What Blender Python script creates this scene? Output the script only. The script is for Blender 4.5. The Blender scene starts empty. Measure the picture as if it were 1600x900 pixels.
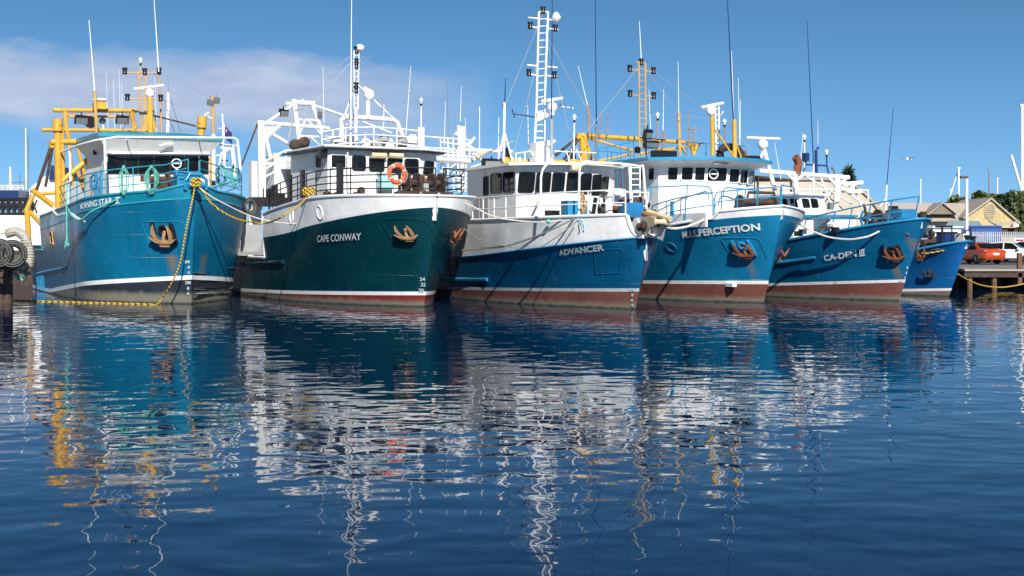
import bpy, math, random
import numpy as np
from mathutils import Vector, Matrix
R = math.radians
random.seed(7)
scn = bpy.context.scene
# ------------------------------------------------------------------ camera, sky, sun, exposure
F, CAMH, YH = 2000.0, 2.6, 372.0          # focal length in photo pixels, eye height, horizon row of the photo
cam = bpy.data.cameras.new('camera'); cam_o = bpy.data.objects.new('camera', cam)
scn.collection.objects.link(cam_o); scn.camera = cam_o
cam.sensor_width = 36.0; cam.lens = 36.0 * F / 1600.0
cam.shift_y = (YH - 450.0) / 1600.0
cam.clip_start = 0.1; cam.clip_end = 6000
cam_o.location = (0, 0, CAMH); cam_o.rotation_euler = (R(90), 0, 0)
SUN_AZ, SUN_EL = 13.0, 36.0               # sun to the right behind the camera
w = bpy.data.worlds.new('World'); scn.world = w; w.use_nodes = True
nt = w.node_tree; nt.nodes.clear()
def N(t, kind, **kw):
    n = t.nodes.new(kind)
    for k, v in kw.items():
        if k == 'ins':
            for a, b in v.items(): n.inputs[a].default_value = b
        else: setattr(n, k, v)
    return n
def M_(t, op, a, b=None, c=None, clamp=False):
    n = t.nodes.new('ShaderNodeMath'); n.operation = op; n.use_clamp = clamp
    for i, v in enumerate((a, b, c)):
        if v is None: continue
        if isinstance(v, (int, float)): n.inputs[i].default_value = v
        else: t.links.new(v, n.inputs[i])
    return n.outputs[0]
def mixc(t, fac, a, b, blend='MIX'):
    n = t.nodes.new('ShaderNodeMix'); n.data_type = 'RGBA'; n.blend_type = blend
    for s, v in ((0, fac), (6, a), (7, b)):
        if isinstance(v, (int, float)): n.inputs[s].default_value = v
        elif isinstance(v, (tuple, list)): n.inputs[s].default_value = (*v[:3], 1)
        else: t.links.new(v, n.inputs[s])
    return n.outputs[2]
def ramp(t, x, stops):
    n = t.nodes.new('ShaderNodeValToRGB'); e = n.color_ramp.elements
    while len(e) < len(stops): e.new(0.5)
    for k, (p, c) in enumerate(stops):
        e[k].position = p
        e[k].color = (c, c, c, 1) if isinstance(c, (int, float)) else (*c, 1)
    t.links.new(x, n.inputs[0]); return n.outputs[0]
sky = N(nt, 'ShaderNodeTexSky', sky_type='NISHITA', sun_disc=False, sun_elevation=R(SUN_EL), sun_rotation=R(180 - SUN_AZ),
        altitude=0, air_density=1.0, dust_density=0.15, ozone_density=3.0)
tc = N(nt, 'ShaderNodeTexCoord'); sx = N(nt, 'ShaderNodeSeparateXYZ'); nt.links.new(tc.outputs['Generated'], sx.inputs[0])
lv = N(nt, 'ShaderNodeCombineXYZ'); nt.links.new(sx.outputs[0], lv.inputs[0]); nt.links.new(sx.outputs[1], lv.inputs[1])
nt.links.new(M_(nt, 'MULTIPLY_ADD', M_(nt, 'MAXIMUM', sx.outputs[2], 0.0), 1.0, 0.15), lv.inputs[2])      # clear dry air: no milky band at the horizon
nv_ = N(nt, 'ShaderNodeVectorMath', operation='NORMALIZE'); nt.links.new(lv.outputs[0], nv_.inputs[0]); nt.links.new(nv_.outputs[0], sky.inputs['Vector'])
hs = N(nt, 'ShaderNodeHueSaturation', ins={'Saturation': 1.24, 'Value': 1.02, 'Hue': 0.496}); nt.links.new(sky.outputs[0], hs.inputs['Color'])
az = M_(nt, 'ARCTAN2', sx.outputs[0], sx.outputs[1]); el = M_(nt, 'ARCSINE', sx.outputs[2])
cv = N(nt, 'ShaderNodeCombineXYZ'); nt.links.new(M_(nt, 'MULTIPLY', az, 9.0), cv.inputs[0]); nt.links.new(M_(nt, 'MULTIPLY', el, 26.0), cv.inputs[1])
cn = N(nt, 'ShaderNodeTexNoise', ins={'Scale': 1.0, 'Detail': 7.0, 'Roughness': 0.55, 'Distortion': 0.3}); nt.links.new(cv.outputs[0], cn.inputs['Vector'])
cn2 = N(nt, 'ShaderNodeTexNoise', ins={'Scale': 2.6, 'Detail': 5.0, 'Roughness': 0.5}); nt.links.new(cv.outputs[0], cn2.inputs['Vector'])
# a long bank of cloud low in the north-west, thinning out towards the north
ec = M_(nt, 'MULTIPLY_ADD', az, -0.035, 0.100)
dist = M_(nt, 'SUBTRACT', el, ec)
up = M_(nt, 'DIVIDE', M_(nt, 'MAXIMUM', dist, 0.0), 0.036)
dn = M_(nt, 'DIVIDE', M_(nt, 'MAXIMUM', M_(nt, 'MULTIPLY', dist, -1.0), 0.0), 0.040)
bias = M_(nt, 'SUBTRACT', 1.0, M_(nt, 'POWER', M_(nt, 'MAXIMUM', up, dn), 1.6))
edge = M_(nt, 'MULTIPLY_ADD', az, -7.0, -0.10, clamp=True)
thick = M_(nt, 'ADD', M_(nt, 'MULTIPLY', bias, 0.42), M_(nt, 'SUBTRACT', cn.outputs[0], 0.52))
thick = M_(nt, 'MULTIPLY', M_(nt, 'MULTIPLY', thick, 3.2, clamp=True), M_(nt, 'POWER', edge, 0.7))
cloudc = mixc(nt, M_(nt, 'MULTIPLY_ADD', cn2.outputs[0], 2.6, -0.8, clamp=True), (2.5, 2.95, 4.0), (3.3, 3.7, 4.6))
deep = M_(nt, 'MAXIMUM', M_(nt, 'MULTIPLY_ADD', M_(nt, 'MAXIMUM', sx.outputs[2], 0.0), -1.08, 0.77), 0.37)      # the blue deepens quickly with height
hsd = N(nt, 'ShaderNodeVectorMath', operation='SCALE'); nt.links.new(hs.outputs[0], hsd.inputs[0]); nt.links.new(deep, hsd.inputs['Scale'])
skyc = mixc(nt, M_(nt, 'MULTIPLY', thick, 0.85), hsd.outputs[0], cloudc)
bg = N(nt, 'ShaderNodeBackground', ins={'Strength': 0.12}); nt.links.new(skyc, bg.inputs[0])
wo = N(nt, 'ShaderNodeOutputWorld'); nt.links.new(bg.outputs[0], wo.inputs[0])
sun = bpy.data.lights.new('sun', 'SUN'); sun.energy = 5.0; sun.angle = R(0.53); sun.color = (1.0, 0.95, 0.88)
sun_o = bpy.data.objects.new('sun', sun); scn.collection.objects.link(sun_o)
sd = Vector((math.sin(R(SUN_AZ)) * math.cos(R(SUN_EL)), -math.cos(R(SUN_AZ)) * math.cos(R(SUN_EL)), math.sin(R(SUN_EL))))
sun_o.rotation_euler = sd.to_track_quat('Z', 'Y').to_euler(); sun_o.location = (30, -30, 40)
scn.view_settings.view_transform = 'Standard'; scn.view_settings.look = 'None'
scn.view_settings.exposure = 0.55; scn.view_settings.gamma = 1.0; scn.view_settings.use_curve_mapping = False
scn.render.engine = 'CYCLES'
try:
    scn.cycles.use_denoising = True; scn.cycles.max_bounces = 8; scn.cycles.caustics_reflective = True; scn.cycles.blur_glossy = 0.6; scn.cycles.sample_clamp_indirect = 2.5
except Exception: pass

# ------------------------------------------------------------------ materials
MATS = {}
def mat(name, col, rough=0.5, metal=0.0, stain=None, stain_amt=0.0, var=0.12, vscale=1.5, bump=0.0, bscale=3.0, spec=0.5, streak=True, coat=0.0):
    """painted or raw surface: base colour, uneven tone, worn/rust streaks of a fixed shape, slight bump"""
    m = bpy.data.materials.new(name); m.use_nodes = True; t = m.node_tree
    b = t.nodes['Principled BSDF']; b.inputs['Roughness'].default_value = rough; b.inputs['Metallic'].default_value = metal
    b.inputs['Specular IOR Level'].default_value = spec; b.inputs['Coat Weight'].default_value = coat
    tcn = N(t, 'ShaderNodeTexCoord'); n1 = N(t, 'ShaderNodeTexNoise', ins={'Scale': vscale, 'Detail': 6.0, 'Roughness': 0.6}); t.links.new(tcn.outputs['Object'], n1.inputs['Vector'])
    lo = tuple(c * (1 - var * 1.6) for c in col); hi = tuple(min(1, c * (1 + var)) for c in col)
    c = ramp(t, n1.outputs[0], [(0.3, lo), (0.7, hi)])
    if stain:
        mp = N(t, 'ShaderNodeMapping'); mp.inputs['Scale'].default_value = (3.0, 3.0, 0.45) if streak else (2, 2, 2)
        t.links.new(tcn.outputs['Object'], mp.inputs[0])
        n2 = N(t, 'ShaderNodeTexNoise', ins={'Scale': 1.3, 'Detail': 8.0, 'Roughness': 0.68}); t.links.new(mp.outputs[0], n2.inputs['Vector'])
        f = ramp(t, n2.outputs[0], [(0.56, 0.0), (0.72, 1.0)])
        c = mixc(t, M_(t, 'MULTIPLY', f, stain_amt), c, stain)
    t.links.new(c, b.inputs['Base Color'])
    if bump:
        n3 = N(t, 'ShaderNodeTexNoise', ins={'Scale': bscale, 'Detail': 4.0}); t.links.new(tcn.outputs['Object'], n3.inputs['Vector'])
        bp = N(t, 'ShaderNodeBump', ins={'Strength': 1.0, 'Distance': bump}); t.links.new(n3.outputs[0], bp.inputs['Height']); t.links.new(bp.outputs[0], b.inputs['Normal'])
    MATS[name] = m; return m
RUST = (0.16, 0.055, 0.018)
mat('white_paint', (0.72, 0.73, 0.73), 0.45, stain=(0.36, 0.25, 0.16), stain_amt=0.5, var=0.05)
mat('white_rusty', (0.70, 0.71, 0.71), 0.5, stain=(0.30, 0.14, 0.06), stain_amt=0.85, var=0.06)
mat('white_clean', (0.78, 0.79, 0.80), 0.4, var=0.03)
mat('yellow_paint', (0.62, 0.33, 0.03), 0.45, stain=RUST, stain_amt=0.55, var=0.12)
mat('yellow_faded', (0.52, 0.31, 0.09), 0.5, stain=RUST, stain_amt=0.6, var=0.12)
mat('teal_paint', (0.02, 0.26, 0.36), 0.4, stain=(0.2, 0.3, 0.32), stain_amt=0.4)
mat('blue_rail', (0.02, 0.21, 0.40), 0.4, stain=RUST, stain_amt=0.5)
mat('blue_roof', (0.02, 0.24, 0.44), 0.4)
mat('blue_box', (0.015, 0.16, 0.36), 0.4, stain=RUST, stain_amt=0.4)
mat('pale_teal', (0.30, 0.52, 0.55), 0.5)
mat('dark_blue', (0.01, 0.03, 0.12), 0.4)
mat('black_paint', (0.012, 0.012, 0.014), 0.4, stain=(0.10, 0.045, 0.02), stain_amt=0.5)
mat('black_plastic', (0.008, 0.008, 0.010), 0.35)
mat('rubber', (0.015, 0.015, 0.016), 0.75, stain=(0.16, 0.15, 0.14), stain_amt=0.7, bump=0.01, bscale=8)
mat('rust', (0.20, 0.065, 0.022), 0.85, stain=(0.08, 0.035, 0.02), stain_amt=0.9, var=0.35, vscale=6, bump=0.01, bscale=14, streak=False)
mat('rust_pale', (0.34, 0.19, 0.09), 0.8, stain=(0.25, 0.10, 0.03), stain_amt=0.9, var=0.2, vscale=6, bump=0.01, bscale=14, streak=False)
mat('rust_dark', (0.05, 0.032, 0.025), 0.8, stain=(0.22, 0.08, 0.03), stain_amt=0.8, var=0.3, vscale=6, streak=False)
mat('grey_metal', (0.30, 0.31, 0.32), 0.4, metal=0.6, var=0.1)
mat('grey_paint', (0.30, 0.31, 0.32), 0.5, stain=RUST, stain_amt=0.4)
mat('cream', (0.55, 0.46, 0.30), 0.7, stain=RUST, stain_amt=0.6)
mat('deck_green', (0.26, 0.30, 0.28), 0.7, stain=RUST, stain_amt=0.5)
mat('orange', (0.75, 0.10, 0.025), 0.5, var=0.08)
mat('rope_teal', (0.10, 0.42, 0.36), 0.85, var=0.3, vscale=20)
mat('hose_grey', (0.36, 0.34, 0.29), 0.85, var=0.25, vscale=5, stain=(0.12, 0.10, 0.08), stain_amt=0.6)
mat('dormer_brown', (0.19, 0.16, 0.13), 0.8)
mat('rope_white', (0.55, 0.53, 0.47), 0.85, var=0.2, vscale=20)
mat('rope_grey', (0.16, 0.17, 0.15), 0.85, var=0.3, vscale=20)
mat('rope_dark', (0.02, 0.02, 0.02), 0.85, var=0.3)
mat('letter_white', (0.74, 0.76, 0.76), 0.5, var=0.08, vscale=6, stain=(0.05, 0.18, 0.24), stain_amt=0.35)
mat('letter_grey', (0.44, 0.50, 0.52), 0.5, var=0.12, vscale=6, stain=(0.05, 0.18, 0.24), stain_amt=0.5)
mat('wood_pile', (0.16, 0.085, 0.045), 0.9, stain=(0.03, 0.02, 0.015), stain_amt=0.9, var=0.3, vscale=3, bump=0.02)
mat('wood_deck', (0.20, 0.18, 0.16), 0.85, var=0.25, vscale=3)
mat('lamp_white', (0.8, 0.8, 0.8), 0.3, var=0.02)
mat('concrete', (0.32, 0.30, 0.27), 0.9, stain=(0.1, 0.09, 0.08), stain_amt=0.6)
def glass_mat():
    m = bpy.data.materials.new('dark_glass'); m.use_nodes = True; t = m.node_tree; b = t.nodes['Principled BSDF']
    tcn = N(t, 'ShaderNodeTexCoord'); n = N(t, 'ShaderNodeTexNoise', ins={'Scale': 1.4, 'Detail': 3.0}); t.links.new(tcn.outputs['Object'], n.inputs['Vector'])
    t.links.new(ramp(t, n.outputs[0], [(0.4, (0.004, 0.005, 0.006)), (0.75, (0.016, 0.019, 0.021))]), b.inputs['Base Color'])
    b.inputs['Roughness'].default_value = 0.06; b.inputs['Specular IOR Level'].default_value = 0.16; MATS['dark_glass'] = m
glass_mat()
def rope_mat():
    m = bpy.data.materials.new('rope_yellow'); m.use_nodes = True; t = m.node_tree; b = t.nodes['Principled BSDF']; b.inputs['Roughness'].default_value = 0.8
    tcn = N(t, 'ShaderNodeTexCoord'); wv = N(t, 'ShaderNodeTexWave', wave_type='BANDS', bands_direction='DIAGONAL', ins={'Scale': 4.2, 'Distortion': 0.4}); t.links.new(tcn.outputs['Object'], wv.inputs['Vector'])
    t.links.new(ramp(t, wv.outputs['Fac'], [(0.22, (0.03, 0.025, 0.01)), (0.42, (0.62, 0.40, 0.03))]), b.inputs['Base Color']); MATS['rope_yellow'] = m
rope_mat()
def hull_mat(name, col, rough=0.32, spots=(), seams=0.9, rust=0.15, fade=(0.08, 0.25, 0.3), dents=0.035, weeds=None):
    """welded steel plating: buckled plates, weld seams, scuffs doubling as painted streaks of light off the water, rust weeping from the anchors"""
    m = bpy.data.materials.new(name); m.use_nodes = True; t = m.node_tree; b = t.nodes['Principled BSDF']; b.inputs['Specular IOR Level'].default_value = 0.3
    tcn = N(t, 'ShaderNodeTexCoord'); ob = tcn.outputs['Object']
    n1 = N(t, 'ShaderNodeTexNoise', ins={'Scale': 0.7, 'Detail': 8.0, 'Roughness': 0.62}); t.links.new(ob, n1.inputs['Vector'])
    c = ramp(t, n1.outputs[0], [(0.3, tuple(x * 0.78 for x in col)), (0.7, tuple(x * 1.15 for x in col))])
    mp = N(t, 'ShaderNodeMapping'); mp.inputs['Scale'].default_value = (2.2, 2.2, 0.28); t.links.new(ob, mp.inputs[0])
    n2 = N(t, 'ShaderNodeTexNoise', ins={'Scale': 1.4, 'Detail': 9.0, 'Roughness': 0.7}); t.links.new(mp.outputs[0], n2.inputs['Vector'])
    c = mixc(t, M_(t, 'MULTIPLY', ramp(t, n2.outputs[0], [(0.55, 0.0), (0.75, 1.0)]), 0.2), c, fade)
    c = mixc(t, M_(t, 'MULTIPLY', ramp(t, n2.outputs[0], [(0.20, 1.0), (0.36, 0.0)]), rust), c, RUST)
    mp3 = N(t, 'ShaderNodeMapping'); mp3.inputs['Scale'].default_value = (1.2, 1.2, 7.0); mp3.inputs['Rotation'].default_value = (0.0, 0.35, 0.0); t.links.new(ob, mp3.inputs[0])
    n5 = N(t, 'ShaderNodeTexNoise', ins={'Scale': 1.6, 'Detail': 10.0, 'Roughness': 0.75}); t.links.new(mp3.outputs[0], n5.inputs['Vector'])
    c = mixc(t, M_(t, 'MULTIPLY', ramp(t, n5.outputs[0], [(0.60, 0.0), (0.68, 1.0)]), 0.42), c, tuple(min(1, x * 2.0 + 0.05) for x in col))  # pale scuff streaks, painted in like light thrown up by the water
    sp = N(t, 'ShaderNodeSeparateXYZ'); t.links.new(ob, sp.inputs[0])
    if weeds:      # marine growth and fouling just over the water
        f = M_(t, 'SUBTRACT', weeds, M_(t, 'SUBTRACT', sp.outputs[2], M_(t, 'MULTIPLY', n2.outputs[0], 0.35)))
        c = mixc(t, M_(t, 'MULTIPLY', f, 5.0, clamp=True), c, (0.16, 0.15, 0.12))
    f = M_(t, 'MULTIPLY', M_(t, 'SUBTRACT', M_(t, 'MULTIPLY_ADD', n2.outputs[0], 0.16, 0.03), sp.outputs[2]), 9.0, clamp=True)
    c = mixc(t, f, c, (0.03, 0.032, 0.02))
    for (x0, z0, wd, ln) in spots:
        dx = M_(t, 'DIVIDE', M_(t, 'SUBTRACT', sp.outputs[0], x0), wd)
        g = M_(t, 'SUBTRACT', 1.0, M_(t, 'ABSOLUTE', dx), clamp=True)
        dz = M_(t, 'DIVIDE', M_(t, 'SUBTRACT', z0, sp.outputs[2]), ln)
        h = M_(t, 'MULTIPLY', M_(t, 'MULTIPLY', dz, 6.0, clamp=True), M_(t, 'SUBTRACT', 1.0, dz, clamp=True))
        c = mixc(t, M_(t, 'MULTIPLY', M_(t, 'MULTIPLY', g, h), M_(t, 'MULTIPLY_ADD', n2.outputs[0], 2.2, -0.25), clamp=True), c, (0.20, 0.12, 0.02))
    t.links.new(c, b.inputs['Base Color'])
    t.links.new(ramp(t, n1.outputs[0], [(0.3, rough * 0.75), (0.75, min(1, rough * 1.5))]), b.inputs['Roughness'])
    n3 = N(t, 'ShaderNodeTexNoise', ins={'Scale': 0.9, 'Detail': 3.0, 'Roughness': 0.5}); t.links.new(ob, n3.inputs['Vector'])
    fz = M_(t, 'FRACT', M_(t, 'DIVIDE', sp.outputs[2], seams)); fx = M_(t, 'FRACT', M_(t, 'DIVIDE', sp.outputs[0], 2.9))
    line = M_(t, 'MAXIMUM', M_(t, 'LESS_THAN', fz, 0.035), M_(t, 'LESS_THAN', fx, 0.009))
    hgt = M_(t, 'ADD', M_(t, 'MULTIPLY', n3.outputs[0], 1.0), M_(t, 'MULTIPLY', line, 0.10))
    bp = N(t, 'ShaderNodeBump', ins={'Strength': 1.0, 'Distance': dents}); t.links.new(hgt, bp.inputs['Height']); t.links.new(bp.outputs[0], b.inputs['Normal'])
    MATS[name] = m; return m

# ------------------------------------------------------------------ mesh building
class MB:
    def __init__(s): s.v = []; s.f = []; s.m = []; s.mats = []
    def mi(s, m):
        if m is None: m = s.mats[-1] if s.mats else None
        if m not in s.mats: s.mats.append(m)
        return s.mats.index(m)
    def add(s, vs, fs, m=None):
        k = s.mi(m); o = len(s.v); s.v += [tuple(map(float, p)) for p in vs]
        for f in fs: s.f.append([o + i for i in f]); s.m.append(k)
        return s
    def box(s, c, d, m=None, rz=0.0, ry=0.0, taper=1.0):
        x, y, z = (q / 2 for q in d); mt = Matrix.Rotation(rz, 3, 'Z') @ Matrix.Rotation(ry, 3, 'Y'); c = Vector(c)
        vs = [c + mt @ Vector((i * x * (taper if k > 0 else 1), j * y * (taper if k > 0 else 1), k * z)) for i in (-1, 1) for j in (-1, 1) for k in (-1, 1)]
        return s.add(vs, [(0, 1, 3, 2), (4, 6, 7, 5), (0, 4, 5, 1), (2, 3, 7, 6), (0, 2, 6, 4), (1, 5, 7, 3)], m)
    def tube(s, pts, r, m=None, n=8, r2=None, closed=False):
        pts = [Vector(p) for p in pts]; k = len(pts); vs = []; fs = []
        ref = Vector((0.13, 0.31, 0.94))
        for i, p in enumerate(pts):
            a = pts[i - 1] if (i > 0 or closed) else p; b = pts[(i + 1) % k] if (i < k - 1 or closed) else p
            t = (b - a); t = t.normalized() if t.length > 1e-9 else Vector((0, 0, 1))
            rr = ref if abs(t.dot(ref)) < 0.95 else Vector((1, 0, 0))
            u = t.cross(rr).normalized(); q = t.cross(u)
            rad = r if r2 is None else r + (r2 - r) * i / max(1, k - 1)
            for j in range(n):
                an = 2 * math.pi * j / n; vs.append(p + (u * math.cos(an) + q * math.sin(an)) * rad)
        for i in range(k if closed else k - 1):
            for j in range(n):
                a0 = i * n + j; a1 = i * n + (j + 1) % n; i2 = (i + 1) % k
                fs.append((a0, a1, i2 * n + (j + 1) % n, i2 * n + j))
        if not closed: fs += [tuple(range(n - 1, -1, -1)), tuple(range((k - 1) * n, k * n))]
        return s.add(vs, fs, m)
    def bar(s, a, b, r, m=None, n=8, r2=None): return s.tube([a, b], r, m, n, r2)
    def lathe(s, c, prof, m=None, n=14, axis='Z', rot=None, caps=True):
        c = Vector(c); vs = []; fs = []
        mt = rot if rot is not None else (Matrix.Identity(3) if axis == 'Z' else Matrix.Rotation(R(90), 3, 'Y' if axis == 'X' else 'X'))
        for (r, z) in prof:
            for j in range(n):
                a = 2 * math.pi * j / n; vs.append(c + mt @ Vector((r * math.cos(a), r * math.sin(a), z)))
        for i in range(len(prof) - 1):
            for j in range(n): fs.append((i * n + j, i * n + (j + 1) % n, (i + 1) * n + (j + 1) % n, (i + 1) * n + j))
        if caps: fs += [tuple(range(n - 1, -1, -1)), tuple(range((len(prof) - 1) * n, len(prof) * n))]
        return s.add(vs, fs, m)
    def prism(s, poly, d, m=None):
        """poly: 3D points in one plane, d: extrusion vector"""
        d = Vector(d); k = len(poly); vs = [Vector(p) for p in poly] + [Vector(p) + d for p in poly]
        return s.add(vs, [tuple(range(k - 1, -1, -1)), tuple(range(k, 2 * k))] + [(i, (i + 1) % k, k + (i + 1) % k, k + i) for i in range(k)], m)
    def ball(s, c, r, m=None, n=12, sq=1.0):
        return s.lathe(c, [(max(1e-3, r * math.sin(math.pi * i / 7)), -r * sq * math.cos(math.pi * i / 7)) for i in range(8)], m, n)
    def build(s, name, parent=None, smooth=35, fix=True):
        me = bpy.data.meshes.new(name); me.from_pydata(s.v, [], s.f)
        for mm in s.mats: me.materials.append(MATS[mm] if isinstance(mm, str) else mm)
        me.polygons.foreach_set('material_index', s.m)
        if fix:
            import bmesh
            bm = bmesh.new(); bm.from_mesh(me); bmesh.ops.recalc_face_normals(bm, faces=bm.faces); bm.to_mesh(me); bm.free()
        if smooth:
            me.polygons.foreach_set('use_smooth', [True] * len(me.polygons)); me.set_sharp_from_angle(angle=R(smooth))
        me.update(); o = bpy.data.objects.new(name, me); scn.collection.objects.link(o)
        if parent: o.parent = parent
        return o
def tag(o, label=None, cat=None, group=None, kind=None):
    for k, v in (('label', label), ('category', cat), ('group', group), ('kind', kind)):
        if v: o[k] = v
    return o
def empty(name, loc, rz=0.0, label=None, cat=None, group=None):
    o = bpy.data.objects.new(name, None); scn.collection.objects.link(o); o.location = loc; o.rotation_euler = (0, 0, rz); o.empty_display_size = 0.5
    return tag(o, label, cat, group)
def copy_tree(o, parent=None):
    c = o.copy(); scn.collection.objects.link(c)
    if parent: c.parent = parent
    for ch in list(o.children): copy_tree(ch, c)
    return c
def at(px, py, Y): return Vector(((px - 800) * Y / F, Y, CAMH + (YH - py) * Y / F))     # photo point at a chosen distance
def smooth_path(pts, n=8):
    P = [Vector(p) for p in pts]; P = [P[0] * 2 - P[1]] + P + [P[-1] * 2 - P[-2]]; out = []
    for i in range(1, len(P) - 2):
        a, b, c, d = P[i - 1], P[i], P[i + 1], P[i + 2]
        for k in range(n):
            t = k / n
            out.append(0.5 * ((2 * b) + (c - a) * t + (2 * a - 5 * b + 4 * c - d) * t * t + (3 * b - a - 3 * c + d) * t ** 3))
    return out + [P[-2]]
def text_mesh(body, bold=0.03):
    cu = bpy.data.curves.new('lettering', 'FONT'); cu.body = body; cu.offset = bold; cu.resolution_u = 3
    o = bpy.data.objects.new('lettering', cu); scn.collection.objects.link(o); bpy.context.view_layer.update()
    me = bpy.data.meshes.new_from_object(o.evaluated_get(bpy.context.evaluated_depsgraph_get()))
    v = np.array([x.co[:2] for x in me.vertices]); f = [list(p.vertices) for p in me.polygons]
    bpy.data.objects.remove(o); bpy.data.meshes.remove(me); bpy.data.curves.remove(cu)
    lo = v.min(0); v = (v - lo) / (v.max(0) - lo); return v, f

# ------------------------------------------------------------------ boats
class Boat:
    def __init__(s, name, label, stem, P, Lh, sheer=None):
        s.P = P; s.Lh = Lh; d = F * CAMH / (stem[1] - YH); s.O = Vector(((stem[0] - 800) * d / F, d, 0)); s.th = R(P['th'])
        s.root = empty(name, s.O, s.th - R(90), label, 'fishing boat', 'fishing boats moored side by side')
        s.fw = Vector((math.sin(s.th), -math.cos(s.th), 0)); s.pt = Vector((math.cos(s.th), math.sin(s.th), 0))
        s.top = lambda q: P['z0'] + P['c1'] * q + P['c2'] * q * q
        s.edge = lambda q: P['e0'] + P['e1'] * q + P['e2'] * q * q
        s.sheer = sheer or (lambda q: s.top(q)); s._grid = None
    def loc(s, wv): r = Vector(wv) - s.O; return Vector((r.dot(s.fw), r.dot(s.pt), r.z))
    def wld(s, l): return s.O + s.fw * l[0] + s.pt * l[1] + Vector((0, 0, l[2]))
    def pix(s, l): p = s.wld(l); return 800 + p.x * F / p.y, YH + (CAMH - p.z) * F / p.y
    def ray(s, px, py):
        c = s.loc((0, 0, CAMH)); d = Vector(((px - 800) / F, 1, (YH - py) / F)); return c, Vector((d.dot(s.fw), d.dot(s.pt), d.z))
    def L(s, px, py, x=None, y=None, z=None):
        """point of this boat seen at a photo pixel, on one of its own planes x (fore-aft), y (to port) or z"""
        c, d = s.ray(px, py); k = 0 if x is not None else 1 if y is not None else 2; v = (x, y, z)[k]
        return c + d * ((v - c[k]) / d[k])
    def beam(s, q, z):
        P = s.P; zb = P['z0']; q = np.asarray(q, float); z = np.asarray(z, float); ze = P['e0'] + P['e1'] * q + P['e2'] * q * q
        if 'up' in P: z = np.where(z > ze, ze + (z - ze) * P['up'], z)      # bulwark stands steeper than the flared side below it
        h = np.clip(z / zb, 0, 1.2); hk = h ** P['kf']
        Le = P['Lw'] + (P['Ld'] - P['Lw']) * hk; e = P['ew'] + (P['ed'] - P['ew']) * hk
        t = np.clip((q + P['rake'] * h) / Le, 0, 1)
        b = P['B'] * (0.9 + 0.1 * np.clip(h * 1.5, 0, 1)) * np.maximum(1 - (1 - t) ** 2, 0) ** e
        return b * (1 - 0.16 * np.clip((q - 9) / 12, 0, 1) ** 1.5)
    def pt3(s, q, z, side): return Vector((-q, -side * float(s.beam(q, z)), z))      # side +1 starboard (left in the photo)
    def hit(s, px, py, side=1):
        if s._grid is None: s._grid = {}
        lo, hi = (-s.P['rake'], 0.0), (s.Lh, s.P['z0'] * 1.05)
        for it in range(4):
            Q, Z = np.meshgrid(np.linspace(lo[0], hi[0], 240), np.linspace(lo[1], hi[1], 120))
            b = s.beam(Q, Z) * -side; X = s.O.x - Q * s.fw.x + b * s.pt.x; Y = s.O.y - Q * s.fw.y + b * s.pt.y
            e = (800 + X * F / Y - px) ** 2 + (YH + (CAMH - Z) * F / Y - py) ** 2
            if it == 0: e = e + (Q + s.P['rake'] * Z / s.P['z0'] < 0) * 50
            i = np.unravel_index(e.argmin(), e.shape); q, z = Q[i], Z[i]; w_ = (hi[0] - lo[0]) / 30, (hi[1] - lo[1]) / 30
            lo, hi = (q - w_[0], z - w_[1]), (q + w_[0], z + w_[1])
        return q, z
    def frame(s, q, z, side):
        p = s.pt3(q, z, side); e = 0.05
        t = (s.pt3(q - e, z, side) - s.pt3(q + e, z, side)).normalized(); u = (s.pt3(q, z + e, side) - s.pt3(q, z - e, side)).normalized()
        n = t.cross(u).normalized()
        if n.y * -side < 0: n = -n
        return p, t, u, n
    def hull(s, rows, mats, step=None, cap='white_paint', cap_r=0.055, deck='deck_green', inner='white_paint', drop=0.9):
        R2, M2 = [rows[0]], []
        for k in range(len(rows) - 1):
            n = 7 if mats[k].startswith('hull') else (3 if mats[k].startswith('boot') else 1)
            for i in range(1, n + 1): R2.append((lambda a, b, t: lambda q: a(q) + (max(b(q), a(q) + .004) - a(q)) * t)(rows[k], rows[k + 1], i / n)); M2.append(mats[k])
        rows, mats = R2, M2
        nc = 64; S = list(s.Lh * np.linspace(0, 1, nc) ** 1.8)
        for q in (step or []): S += [q - 0.012, q + 0.012]
        S = sorted(S); mb = MB(); grid = {}
        for side in (1, -1):
            ids = []; base = []
            for q0 in S:
                u = q0 / s.Lh; col = []; zp = -9
                for k, row in enumerate(rows):
                    q = q0
                    for _ in range(4):
                        z = row(q if not (step and u > 0.25) else q0); z = max(z, zp + 0.0005)
                        q = q0 - s.P['rake'] * min(max(z / s.P['z0'], 0), 1.2) * (1 - u) ** 3
                    zp = z; col.append(s.pt3(q, z, side))
                base.append(col)
            grid[side] = base; nr = len(rows)
            vs = [p for c in base for p in c]
            for k in range(nr - 1):
                mb.add(vs if k == 0 else [], [], mats[k]); mi = mb.mi(mats[k]); o = len(mb.v) - len(vs)
                for i in range(len(S) - 1): mb.f.append([o + i * nr + k, o + (i + 1) * nr + k, o + (i + 1) * nr + k + 1, o + i * nr + k + 1]); mb.m.append(mi)
        a, b = grid[1][-1], grid[-1][-1]          # transom
        mb.add(a + b[::-1], [tuple(range(len(a) + len(b)))], mats[-2] if len(mats) > 1 else mats[0])
        h = mb.build('hull', s.root, smooth=28)
        inn = MB(); dk = MB(); floor = {1: [], -1: []}
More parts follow.
